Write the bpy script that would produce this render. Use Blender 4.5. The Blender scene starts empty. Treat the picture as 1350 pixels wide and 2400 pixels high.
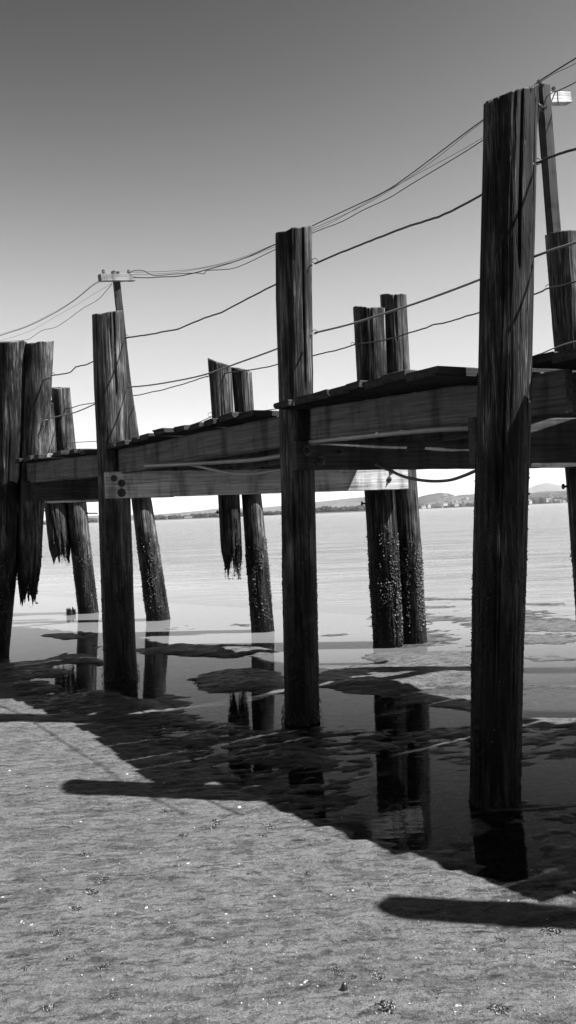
import bpy, bmesh, math, random
import numpy as np
from mathutils import Vector, Matrix

# ------------------------------------------------------------------ camera, sky, sun, exposure
scene = bpy.context.scene
R = math.radians
random.seed(7)
RNG = np.random.RandomState(11)
H_CAM = 1.7
FPX = 2000.0                      # focal length in photo pixels (2400 high)
CX, CY = 675.0, 1205.0
ROLL = R(2.38)
CR, SR = math.cos(ROLL), math.sin(ROLL)
cam_d = bpy.data.cameras.new('camera')
cam = bpy.data.objects.new('camera', cam_d)
scene.collection.objects.link(cam)
cam_d.sensor_fit = 'VERTICAL'
cam_d.sensor_height = 36.0
cam_d.lens = 36.0 * FPX / 2400.0
cam_d.shift_y = (CY - 1200.0) / 2400.0
cam_d.clip_start = 0.05
cam_d.clip_end = 40000
cam.matrix_world = Matrix(((CR, SR, 0, 0), (0, 0, -1, 0), (-SR, CR, 0, H_CAM), (0, 0, 0, 1)))
scene.camera = cam

SUN_EL = R(55.0)
SUN_H = Vector((0.984, -0.177))
SUN_DIR = Vector((SUN_H.x * math.cos(SUN_EL), SUN_H.y * math.cos(SUN_EL), math.sin(SUN_EL))).normalized()
world = bpy.data.worlds.new("World")
scene.world = world
world.use_nodes = True
wn = world.node_tree
wn.nodes.clear()
w_out = wn.nodes.new('ShaderNodeOutputWorld')
w_bg = wn.nodes.new('ShaderNodeBackground')
w_sky = wn.nodes.new('ShaderNodeTexSky')
w_sky.sky_type = 'NISHITA'
w_sky.sun_disc = False
w_sky.sun_elevation = SUN_EL
w_sky.sun_rotation = math.atan2(SUN_H.x, SUN_H.y)
w_sky.air_density = 1.0
w_sky.dust_density = 0.0
w_sep = wn.nodes.new('ShaderNodeSeparateColor')
# black-and-white film behind a red filter: only the red part of the sky, with a contrast curve
w_pow = wn.nodes.new('ShaderNodeMath'); w_pow.operation = 'MULTIPLY'; w_pow.inputs[1].default_value = 0.1
w_cur = wn.nodes.new('ShaderNodeFloatCurve')
cm = w_cur.mapping; cv = cm.curves[0]
SKY = [(0.0, 0.0), (0.092, 0.012), (0.104, 0.046), (0.119, 0.092), (0.141, 0.185), (0.18, 0.37), (0.215, 0.52), (0.26, 0.64), (0.33, 0.76), (0.5, 0.98), (1.0, 1.0)]
cv.points[0].location = SKY[0]; cv.points[1].location = SKY[-1]
for q in SKY[1:-1]: cv.points.new(*q)
cm.update()
w_mul = wn.nodes.new('ShaderNodeMath'); w_mul.operation = 'MULTIPLY'; w_mul.inputs[1].default_value = 4.66
wn.links.new(w_sky.outputs[0], w_sep.inputs[0])
wn.links.new(w_sep.outputs[0], w_pow.inputs[0])
wn.links.new(w_pow.outputs[0], w_cur.inputs['Value'])
wn.links.new(w_cur.outputs[0], w_mul.inputs[0])
wn.links.new(w_mul.outputs[0], w_bg.inputs['Color'])
w_bg.inputs['Strength'].default_value = 0.05
wn.links.new(w_bg.outputs[0], w_out.inputs[0])

sun_d = bpy.data.lights.new('sun', 'SUN')
sun_d.energy = 5.0
sun_d.angle = R(0.53)
sun_d.color = (1.0, 1.0, 1.0)
sun = bpy.data.objects.new('sun', sun_d)
scene.collection.objects.link(sun)
sun.rotation_euler = SUN_DIR.to_track_quat('Z', 'Y').to_euler()

scene.view_settings.view_transform = 'Standard'
scene.view_settings.look = 'None'
scene.view_settings.gamma = 1.0
scene.view_settings.exposure = 2.1
scene.view_settings.use_curve_mapping = False
scene.cycles.max_bounces = 8
scene.cycles.transparent_max_bounces = 12
scene.cycles.volume_bounces = 0

# ------------------------------------------------------------------ helpers
def ray(px, py):
    u = (px - CX) / FPX; v = -(py - CY) / FPX
    return (u * CR + v * SR, -u * SR + v * CR)          # X and Z for one metre of depth

def at(px, py, D):
    a, b = ray(px, py)
    return Vector((a * D, D, H_CAM + b * D))

def gnd(px, py, z=0.0):
    a, b = ray(px, py)
    D = (z - H_CAM) / b
    return Vector((a * D, D, z))

def link(o):
    scene.collection.objects.link(o); return o

def mesh_obj(name, verts, faces, mat=None, parent=None, smooth=False, loc=None):
    me = bpy.data.meshes.new(name)
    if isinstance(verts, np.ndarray):
        verts = verts.astype(np.float64)
        if loc is not None: verts = verts - np.array(loc)
        faces = np.asarray(faces, dtype=np.int32)
        me.vertices.add(len(verts)); me.vertices.foreach_set('co', verts.ravel())
        k = faces.shape[1]
        me.loops.add(faces.size); me.loops.foreach_set('vertex_index', faces.ravel())
        me.polygons.add(len(faces))
        me.polygons.foreach_set('loop_start', np.arange(0, faces.size, k, dtype=np.int32))
        me.polygons.foreach_set('loop_total', np.full(len(faces), k, dtype=np.int32))
        me.update(calc_edges=True)
    else:
        if loc is not None: verts = [Vector(v) - Vector(loc) for v in verts]
        me.from_pydata([tuple(v) for v in verts], [], faces)
        me.update()
    if smooth:
        me.polygons.foreach_set('use_smooth', np.ones(len(me.polygons), dtype=bool))
    if mat: me.materials.append(mat)
    o = link(bpy.data.objects.new(name, me))
    if loc is not None: o.location = loc
    if parent is not None:
        o.parent = parent
        o.matrix_parent_inverse = Matrix.Translation(-Vector(parent.location))
    return o

def tag(o, label=None, cat=None, group=None, kind=None):
    if label: o['label'] = label
    if cat: o['category'] = cat
    if group: o['group'] = group
    if kind: o['kind'] = kind
    return o

def empty(name, loc):
    o = link(bpy.data.objects.new(name, None)); o.location = loc; o.empty_display_size = 0.2
    return o

_perm = np.random.RandomState(3).rand(1 << 14)
def _h3(i, j, k):
    n = (i * 73856093) ^ (j * 19349663) ^ (k * 83492791)
    return _perm[n & 16383]
def vnoise(x, y, z=0.0):
    x = np.asarray(x, float); y = np.asarray(y, float); z = np.asarray(z, float) + 0 * x
    y = y + 0 * x
    i = np.floor(x).astype(np.int64); j = np.floor(y).astype(np.int64); k = np.floor(z).astype(np.int64)
    fx, fy, fz = x - i, y - j, z - k
    fx = fx * fx * (3 - 2 * fx); fy = fy * fy * (3 - 2 * fy); fz = fz * fz * (3 - 2 * fz)
    def L(a, b, t): return a + (b - a) * t
    r = L(L(L(_h3(i, j, k), _h3(i + 1, j, k), fx), L(_h3(i, j + 1, k), _h3(i + 1, j + 1, k), fx), fy),
          L(L(_h3(i, j, k + 1), _h3(i + 1, j, k + 1), fx), L(_h3(i, j + 1, k + 1), _h3(i + 1, j + 1, k + 1), fx), fy), fz)
    return r * 2 - 1
def fbm(x, y, z=0.0, o=4, g=0.5):
    s = 0; a = 1.0; t = 0
    for q in range(o):
        s = s + a * vnoise(x + 17.1 * q, y + 5.3 * q, z + 9.7 * q); t += a
        a *= g; x = x * 2.03; y = y * 2.03; z = z * 2.03
    return s / t
def sstep(a, b, x):
    t = np.clip((x - a) / (b - a), 0, 1); return t * t * (3 - 2 * t)

# ------------------------------------------------------------------ materials (all neutral greys: the photograph is black and white)
class NT:
    def __init__(s, name):
        s.m = bpy.data.materials.new(name); s.m.use_nodes = True
        s.t = s.m.node_tree; s.t.nodes.clear()
        s.out = s.n('ShaderNodeOutputMaterial')
    def n(s, typ, **kw):
        nd = s.t.nodes.new(typ)
        for k, v in kw.items():
            if k.startswith('i_'):
                key = k[2:]; key = int(key) if key.isdigit() else key.replace('_', ' ')
                nd.inputs[key].default_value = v
            else: setattr(nd, k, v)
        return nd
    def l(s, a, b): s.t.links.new(a, b)
    def coords(s, scale=(1, 1, 1), kind='Object'):
        c = s.n('ShaderNodeTexCoord'); mp = s.n('ShaderNodeMapping')
        mp.inputs['Scale'].default_value = scale
        s.l(c.outputs[kind], mp.inputs[0]); return mp.outputs[0]
    def noise(s, vec, scale=1.0, detail=4, rough=0.55, dist=0.0):
        nd = s.n('ShaderNodeTexNoise'); nd.inputs['Scale'].default_value = scale
        nd.inputs['Detail'].default_value = detail; nd.inputs['Roughness'].default_value = rough
        nd.inputs['Distortion'].default_value = dist
        s.l(vec, nd.inputs['Vector']); return nd.outputs['Fac']
    def ramp(s, fac, pts):
        nd = s.n('ShaderNodeValToRGB'); e = nd.color_ramp.elements
        while len(e) < len(pts): e.new(0.5)
        for q, (p, v) in zip(e, pts): q.position = p; q.color = (v, v, v, 1)
        s.l(fac, nd.inputs[0]); return nd.outputs[0]
    def math(s, op, a, b=None, clamp=False):
        nd = s.n('ShaderNodeMath', operation=op); nd.use_clamp = clamp
        for q, v in enumerate((a, b)):
            if v is None: continue
            if isinstance(v, (int, float)): nd.inputs[q].default_value = v
            else: s.l(v, nd.inputs[q])
        return nd.outputs[0]
    def mix(s, f, a, b):
        # scalar mix a*(1-f)+b*f
        nd = s.n('ShaderNodeMix'); nd.data_type = 'FLOAT'
        for q, v in ((0, f), (2, a), (3, b)):
            if isinstance(v, (int, float)): nd.inputs[q].default_value = v
            else: s.l(v, nd.inputs[q])
        return nd.outputs[0]
    def bump(s, hgt, dist, strength=1.0, prev=None):
        b = s.n('ShaderNodeBump'); b.inputs['Distance'].default_value = dist
        b.inputs['Strength'].default_value = strength
        s.l(hgt, b.inputs['Height'])
        if prev is not None: s.l(prev, b.inputs['Normal'])
        return b.outputs[0]
    def principled(s, col, rough, normal=None, spec=0.5):
        p = s.n('ShaderNodeBsdfPrincipled')
        if isinstance(col, (int, float)): p.inputs['Base Color'].default_value = (col, col, col, 1)
        else: s.l(col, p.inputs['Base Color'])
        if isinstance(rough, (int, float)): p.inputs['Roughness'].default_value = rough
        else: s.l(rough, p.inputs['Roughness'])
        p.inputs['Specular IOR Level'].default_value = spec
        if normal is not None: s.l(normal, p.inputs['Normal'])
        return p
    def done(s, sh):
        s.l(sh.outputs[0] if hasattr(sh, 'outputs') else sh, s.out.inputs['Surface']); return s.m

def mat_plain(name, v, rough=0.6, metallic=0.0, nscale=30.0, var=0.35, spec=0.5):
    t = NT(name); c = t.coords()
    n1 = t.noise(c, nscale, 5, 0.6)
    p = t.principled(t.ramp(n1, [(0.3, v * (1 - var)), (0.7, v * (1 + var))]), rough, t.bump(n1, 0.002), spec)
    p.inputs['Metallic'].default_value = metallic
    return t.done(p)

def mat_piling(name, lo=0.012, mid=0.05, hi=0.15, seed=0.0, wet=1.25):
    t = NT(name)
    tc = t.n('ShaderNodeTexCoord'); sep = t.n('ShaderNodeSeparateXYZ'); t.l(tc.outputs['Object'], sep.inputs[0])
    def m(sc):
        mp = t.n('ShaderNodeMapping'); mp.inputs['Scale'].default_value = sc
        mp.inputs['Location'].default_value = (seed, seed * 1.7, seed * 0.3)
        t.l(tc.outputs['Object'], mp.inputs[0]); return mp.outputs[0]
    broad = t.noise(m((7, 7, 0.9)), 1.0, 3, 0.5, 0.6)
    grain = t.noise(m((34, 34, 1.4)), 1.0, 5, 0.62, 0.25)
    fine = t.noise(m((150, 150, 5)), 1.0, 3, 0.6)
    patch = t.noise(m((5, 5, 2.2)), 1.0, 4, 0.6)
    mixg = t.math('ADD', t.math('MULTIPLY', broad, 0.28), t.math('ADD', t.math('MULTIPLY', grain, 0.42), t.math('MULTIPLY', fine, 0.30)))
    col = t.ramp(mixg, [(0.41, lo), (0.475, mid * 0.55), (0.53, mid * 1.35), (0.60, hi)])
    # long narrow drying cracks
    crk = t.noise(m((17, 17, 0.35)), 1.0, 2, 0.5, 0.3)
    crack = t.ramp(t.math('ABSOLUTE', t.math('SUBTRACT', crk, 0.5)), [(0.0, 0.0), (0.012, 1.0)])
    # knots
    vor = t.n('ShaderNodeTexVoronoi'); vor.inputs['Scale'].default_value = 1.0
    t.l(m((5, 5, 1.7)), vor.inputs['Vector'])
    knot = t.ramp(vor.outputs['Distance'], [(0.06, 0.25), (0.16, 1.0)])
    pd = t.ramp(patch, [(0.40, 0.3), (0.60, 1.25)])
    # tide mark: soaked below, an uneven edge
    z = t.math('ADD', sep.outputs[2], t.math('MULTIPLY', t.math('SUBTRACT', patch, 0.5), 1.3))
    dry = t.n('ShaderNodeMapRange'); dry.inputs['From Min'].default_value = wet - 0.25; dry.inputs['From Max'].default_value = wet + 0.25
    t.l(z, dry.inputs['Value'])
    wetf = t.mix(dry.outputs[0], 0.22, 1.0)
    c2 = t.math('MULTIPLY', t.math('MULTIPLY', t.math('MULTIPLY', col, t.mix(crack, 0.25, 1.0)), pd), t.math('MULTIPLY', knot, wetf))
    spk = t.ramp(t.noise(m((60, 60, 45)), 1.0, 2, 0.5), [(0.72, 0.0), (0.78, 1.0)])
    c3 = t.mix(t.math('MULTIPLY', spk, 0.6), c2, 0.06)
    nb = t.bump(grain, 0.007, 1.0)
    nb = t.bump(crack, 0.006, 0.8, nb)
    nb = t.bump(fine, 0.003, 0.7, nb)
    rough = t.mix(dry.outputs[0], 0.42, 0.62)
    return t.done(t.principled(c3, rough, nb, 0.10))

def mat_beam(name, v=0.12, incised=False, seed=0.0, rough=0.7):
    t = NT(name)
    def m(sc):
        c = t.n('ShaderNodeTexCoord'); mp = t.n('ShaderNodeMapping'); mp.inputs['Scale'].default_value = sc
        mp.inputs['Location'].default_value = (seed, seed, seed)
        t.l(c.outputs['Object'], mp.inputs[0]); return mp.outputs[0]
    g = t.noise(m((0.9, 30, 30)), 1.0, 5, 0.62, 0.7)
    f = t.noise(m((6, 140, 140)), 1.0, 3, 0.6)
    st = t.noise(m((5.5, 2.0, 1.2)), 1.0, 3, 0.6)
    w = t.n('ShaderNodeTexWave'); w.wave_type = 'BANDS'; w.bands_direction = 'Z'
    w.inputs['Scale'].default_value = 9; w.inputs['Distortion'].default_value = 7; w.inputs['Detail'].default_value = 3
    t.l(m((0.22, 1, 1)), w.inputs['Vector'])
    s = t.math('ADD', t.math('MULTIPLY', g, 0.58), t.math('ADD', t.math('MULTIPLY', f, 0.36), t.math('MULTIPLY', w.outputs['Fac'], 0.06)))
    col = t.ramp(s, [(0.34, v * 0.35), (0.5, v * 0.95), (0.68, v * 1.5)])
    stain = t.ramp(st, [(0.36, 0.5), (0.50, 1.0)])
    c = t.math('MULTIPLY', col, stain)
    nb = t.bump(s, 0.004, 1.0)
    if incised:
        vo = t.n('ShaderNodeTexVoronoi'); vo.inputs['Scale'].default_value = 1.0; vo.inputs['Randomness'].default_value = 0.25
        t.l(m((42, 42, 75)), vo.inputs['Vector'])
        dots = t.ramp(vo.outputs['Distance'], [(0.2, 0.0), (0.34, 1.0)])
        c = t.math('MULTIPLY', c, t.mix(dots, 0.45, 1.0))
        nb = t.bump(dots, 0.004, 1.0, nb)
    return t.done(t.principled(c, rough, nb, 0.06))

def mat_crust():
    t = NT('barnacles'); c = t.coords()
    n = t.noise(c, 60, 4, 0.6); n2 = t.noise(c, 9, 2, 0.5)
    col = t.math('MULTIPLY', t.ramp(n, [(0.35, 0.006), (0.55, 0.024), (0.78, 0.085)]), t.ramp(n2, [(0.35, 0.35), (0.65, 1.1)]))
    return t.done(t.principled(col, 0.55, t.bump(n, 0.004), 0.5))

def mat_mud():
    t = NT('wet_mud'); c0 = t.coords()
    tc = t.n('ShaderNodeTexCoord'); sep = t.n('ShaderNodeSeparateXYZ'); t.l(tc.outputs['Object'], sep.inputs[0])
    def m(sc, rot=0.0):
        mp = t.n('ShaderNodeMapping'); mp.inputs['Scale'].default_value = sc; mp.inputs['Rotation'].default_value = (0, 0, rot)
        t.l(tc.outputs['Object'], mp.inputs[0]); return mp.outputs[0]
    streak = t.noise(m((7, 30, 8), R(-12)), 1.0, 5, 0.65, 0.8)
    broad = t.noise(m((0.9, 3.2, 1), R(-9)), 1.0, 5, 0.6)
    grit = t.noise(c0, 170, 4, 0.7)
    grit2 = t.noise(c0, 45, 5, 0.65)
    s = t.math('ADD', t.math('MULTIPLY', streak, 0.62), t.math('MULTIPLY', grit2, 0.38))
    col = t.ramp(s, [(0.34, 0.042), (0.44, 0.059), (0.56, 0.072), (0.7, 0.083)])
    b = t.ramp(broad, [(0.36, 0.88), (0.5, 1.04)])
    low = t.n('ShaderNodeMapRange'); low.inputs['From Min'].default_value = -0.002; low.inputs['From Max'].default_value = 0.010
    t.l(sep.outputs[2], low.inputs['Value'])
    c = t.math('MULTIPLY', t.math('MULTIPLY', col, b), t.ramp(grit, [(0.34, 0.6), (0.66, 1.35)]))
    c = t.math('MULTIPLY', c, t.mix(low.outputs[0], 0.22, 1.0))  # wet mud near the waterline; also puts the deck's shade into the colour
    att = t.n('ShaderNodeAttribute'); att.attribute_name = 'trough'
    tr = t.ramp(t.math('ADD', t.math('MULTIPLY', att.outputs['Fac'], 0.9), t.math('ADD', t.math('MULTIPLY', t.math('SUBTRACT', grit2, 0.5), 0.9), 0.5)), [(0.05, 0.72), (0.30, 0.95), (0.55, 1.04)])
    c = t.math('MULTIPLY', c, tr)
    wv = t.n('ShaderNodeTexWave'); wv.wave_type = 'BANDS'; wv.bands_direction = 'Y'
    for q_, v_ in (('Scale', 4.6), ('Distortion', 13.0), ('Detail', 4.0), ('Detail Scale', 2.2), ('Detail Roughness', 0.62)): wv.inputs[q_].default_value = v_
    t.l(m((0.8, 1, 1), R(-10)), wv.inputs['Vector'])
    brk = t.noise(m((8, 11, 5)), 1.0, 5, 0.65)
    lines = t.math('ADD', wv.outputs['Fac'], t.math('MULTIPLY', t.math('SUBTRACT', brk, 0.5), 3.2))
    c = t.math('MULTIPLY', c, t.ramp(lines, [(0.0, 0.62), (0.16, 0.90), (0.42, 1.06)]))
    marks = t.noise(m((15, 52, 8), R(-11)), 1.0, 4, 0.62, 0.5)
    marks2 = t.noise(m((6, 21, 8), R(-11)), 1.0, 4, 0.62, 0.5)
    c = t.math('MULTIPLY', c, t.ramp(t.math('ADD', t.math('MULTIPLY', marks, 0.6), t.math('MULTIPLY', marks2, 0.4)), [(0.37, 0.36), (0.45, 0.93), (0.6, 1.08)]))
    nb = t.bump(grit2, 0.014, 0.9)
    nb = t.bump(grit, 0.004, 0.9, nb)
    nb = t.bump(lines, 0.003, 0.7, nb)
    rg = t.ramp(streak, [(0.35, 0.28), (0.6, 0.6)])
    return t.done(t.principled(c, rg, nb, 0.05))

def mat_water():
    t = NT('water')
    tc = t.n('ShaderNodeTexCoord'); sep = t.n('ShaderNodeSeparateXYZ'); t.l(tc.outputs['Object'], sep.inputs[0])
    def m(sc, rot=0.0):
        mp = t.n('ShaderNodeMapping'); mp.inputs['Scale'].default_value = sc; mp.inputs['Rotation'].default_value = (0, 0, rot)
        t.l(tc.outputs['Object'], mp.inputs[0]); return mp.outputs[0]
    # y measured out to sea, shore runs a little oblique
    yy = t.math('ADD', sep.outputs[1], t.math('MULTIPLY', sep.outputs[0], 0.9))
    bay = t.n('ShaderNodeMapRange'); bay.inputs['From Min'].default_value = 15.0; bay.inputs['From Max'].default_value = 30.0
    t.l(yy, bay.inputs['Value'])
    rip = t.noise(m((5, 16, 1), R(-10)), 1.0, 3, 0.5, 0.3)
    chop = t.noise(m((0.55, 2.1, 1), R(4)), 1.0, 5, 0.62, 0.4)
    swell = t.noise(m((0.05, 0.32, 1), R(6)), 1.0, 4, 0.6, 0.5)
    hgt = t.math('ADD', t.math('MULTIPLY', rip, 0.0008),
                 t.math('MULTIPLY', bay.outputs[0], t.math('ADD', t.math('MULTIPLY', chop, 0.13), t.math('MULTIPLY', swell, 0.40))))
    nb = t.bump(hgt, 1.0, 1.0)
    fr = t.n('ShaderNodeFresnel'); fr.inputs['IOR'].default_value = 1.33
    t.l(nb, fr.inputs['Normal'])
    gl = t.n('ShaderNodeBsdfGlossy'); gl.inputs['Roughness'].default_value = 0.03; gl.inputs['Color'].default_value = (1, 1, 1, 1)
    t.l(nb, gl.inputs['Normal'])
    t.l(t.mix(bay.outputs[0], 0.015, 0.18), gl.inputs['Roughness'])
    tr = t.n('ShaderNodeBsdfTransparent'); tr.inputs['Color'].default_value = (0.9, 0.9, 0.9, 1)
    df = t.n('ShaderNodeBsdfDiffuse')
    foam = t.ramp(t.noise(m((0.10, 1.3, 1), R(5)), 1.0, 5, 0.65, 0.6), [(0.6, 0.0), (0.70, 1.0)])
    streak = t.ramp(t.noise(m((0.10, 1.1, 1), R(5)), 1.0, 6, 0.68, 0.5), [(0.40, 0.045), (0.60, 0.095)])
    dc = t.mix(bay.outputs[0], 0.14, t.mix(t.math('MULTIPLY', foam, 0.5), streak, 0.25))
    t.l(dc, df.inputs['Color'])
    mx1 = t.n('ShaderNodeMixShader')
    mid = t.n('ShaderNodeMapRange'); mid.inputs['From Min'].default_value = 8.0; mid.inputs['From Max'].default_value = 12.0
    mid.inputs['To Min'].default_value = 0.05; mid.inputs['To Max'].default_value = 0.62; t.l(sep.outputs[1], mid.inputs['Value'])
    t.l(t.mix(bay.outputs[0], mid.outputs[0], 0.97), mx1.inputs[0])
    t.l(tr.outputs[0], mx1.inputs[1]); t.l(df.outputs[0], mx1.inputs[2])
    mx2 = t.n('ShaderNodeMixShader'); t.l(t.math('POWER', fr.outputs[0], 1.45), mx2.inputs[0])      # the polarised part a polarising filter lets through
    t.l(mx1.outputs[0], mx2.inputs[1]); t.l(gl.outputs[0], mx2.inputs[2])
    return t.done(mx2)

def mat_hill(name, lo, hi, scale):
    t = NT(name); c = t.coords()
    n = t.noise(c, scale, 6, 0.65); n2 = t.noise(c, scale * 6, 4, 0.6)
    s = t.math('ADD', t.math('MULTIPLY', n, 0.6), t.math('MULTIPLY', n2, 0.4))
    return t.done(t.principled(t.ramp(s, [(0.42, lo), (0.56, hi)]), 0.9, None, 0.1))

M = dict(
    pile=mat_piling('creosoted_piling_wood', 0.0016, 0.0146, 0.1053, 0.0),
    pile_b=mat_piling('weathered_piling_wood', 0.0045, 0.0385, 0.1134, 3.1),
    pile_c=mat_piling('split_piling_wood', 0.003, 0.0264, 0.1013, 7.7),
    beam=mat_beam('cap_beam_wood', 0.0365, False, 1.0),
    pale=mat_beam('pale_beam_wood', 0.32, False, 4.0),
    incised=mat_beam('incised_stringer_wood', 0.0972, True, 2.0),
    plank=mat_beam('deck_plank_wood', 0.0284, False, 5.0, 0.8), plank_pale=mat_beam('new_deck_plank_wood', 0.2, False, 9.0, 0.8),
    iron=mat_plain('rusty_iron', 0.018, 0.55, 0.4),
    cable=mat_plain('dark_cable', 0.015, 0.5),
    cable_pale=mat_plain('pale_cable_sheath', 0.0972, 0.45, var=0.12),
    hose=mat_plain('grey_conduit', 0.1782, 0.4, var=0.12, nscale=8),
    rubber=mat_plain('black_hose', 0.02, 0.4),
    glass=mat_plain('porcelain', 0.10, 0.15, var=0.2, spec=0.8),
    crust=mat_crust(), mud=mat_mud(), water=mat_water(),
    shell=mat_plain('shell', 0.22, 0.45, var=0.12, nscale=60),
    weed=mat_plain('dark_weed', 0.007, 0.4, var=0.5, nscale=80),
    pebble=mat_plain('pebble', 0.0324, 0.45, var=0.4, nscale=60),
    arm=mat_beam('grey_cross_arm_wood', 0.13, False, 7.0),
    post=mat_beam('utility_post_wood', 0.0284, False, 6.0),
    hill=mat_hill('hill_grass_and_scrub', 0.0146, 0.0486, 0.004),
    far=mat_hill('far_mountain', 0.0284, 0.0486, 0.001),
    wood=mat_hill('far_woodland', 0.0065, 0.0194, 0.02),
    wall=mat_plain('house_wall', 0.243, 0.7, var=0.1, nscale=0.1),
    roof=mat_plain('house_roof', 0.0486, 0.8, var=0.3, nscale=0.1),
)

# ------------------------------------------------------------------ plan of the pier (metres, from the waterlines in the photograph)
P1 = gnd(1160, 1878); P2 = gnd(707, 1690); P3 = gnd(284, 1590)
A4 = gnd(-11, 1540)
P0 = Vector((2.95, 3.12, 0))
P5 = A4 + (A4 - P3) * 1.0; P6 = P5 + (A4 - P3) * 0.95
F3a = gnd(908, 1514); F3b = gnd(972, 1506); F4 = gnd(616, 1479); F5 = gnd(373, 1452); F6 = gnd(207, 1436)
F2 = Vector((2.80, 8.62, 0)); F1 = F2 + (F2 - F3a) * 1.05; F0 = F1 + (F2 - F3a)
D4 = A4.y
NEAR = [P0, P1, P2, P3, Vector((-3.42, D4, 0)), P5, P6]
FAR = [F0, F1, F2, (F3a + F3b) / 2, F4, F5, F6]
DECKZ = [2.57, 2.54, 2.59, 2.515, 2.545, 2.56, 2.56]     # plank tops at each bent

# ------------------------------------------------------------------ ground: mud flat sheet with ripples, bars and pools
def project(X, Y, Z=0.0):
    un = X / Y; zn = (Z - H_CAM) / Y
    return CX + FPX * (un * CR - zn * SR), CY - FPX * (un * SR + zn * CR)

# bars (+) and pools (-): centre and half sizes as read off the photograph, height in metres
BLOBS = [
    (160, 1493, 80, 9, .022), (165, 1545, 85, 12, .03), (55, 1572, 90, 26, .03), (90, 1612, 60, 9, .02),
    (470, 1527, 155, 15, .034), (225, 1518, 45, 9, .015), (570, 1522, 80, 10, .02),
    (570, 1600, 105, 30, .034), (650, 1620, 60, 20, .02), (380, 1650, 130, 40, .026), (250, 1650, 90, 32, .024),
    (440, 1690, 80, 18, .012), (590, 1665, 70, 28, -.03), (150, 1595, 60, 6, -.01),
    (950, 1588, 230, 26, .026), (860, 1610, 130, 18, .018), (800, 1668, 75, 26, -.045), (1010, 1548, 120, 14, .026),
    (930, 1545, 90, 12, .02), (1030, 1640, 200, 26, .02), (1150, 1640, 150, 26, .014), (1300, 1610, 160, 14, .010),
    (700, 1785, 80, 26, .022), (1000, 1830, 110, 42, -.034), (930, 1790, 60, 30, -.016), (1290, 1830, 85, 45, -.036),
    (620, 1850, 55, 14, -.012), (470, 1740, 40, 9, .016), (955, 1915, 105, 60, -.055), (560, 1730, 120, 25, .006),
    (1250, 1690, 120, 14, .02), (1100, 1715, 110, 18, .012), (1175, 1985, 70, 80, -.014), (320, 1625, 40, 16, -.012), (490, 1655, 40, 18, -.006),
    (1290, 1545, 90, 7, .012), (1290, 1570, 120, 5, -.02), (250, 1445, 60, 4, -.02),
    (540, 1462, 60, 6, .016), (430, 1471, 45, 4, .014), (775, 1490, 40, 6, .018), (560, 1448, 40, 3, .012),
    (1000, 1450, 150, 6, .010), (1290, 1470, 120, 10, .016), (1050, 1405, 60, 3, .012), (1250, 1500, 110, 12, .012),
    (150, 1425, 60, 3, .014), (60, 1435, 30, 2, .012), (1010, 1425, 60, 3, .01), (1280, 1415, 60, 4, .01),
    (900, 1470, 60, 4, .012), (1180, 1385, 60, 3, .008), (850, 1385, 60, 2, .008), (1300, 1350, 60, 2, .008),
]
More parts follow.
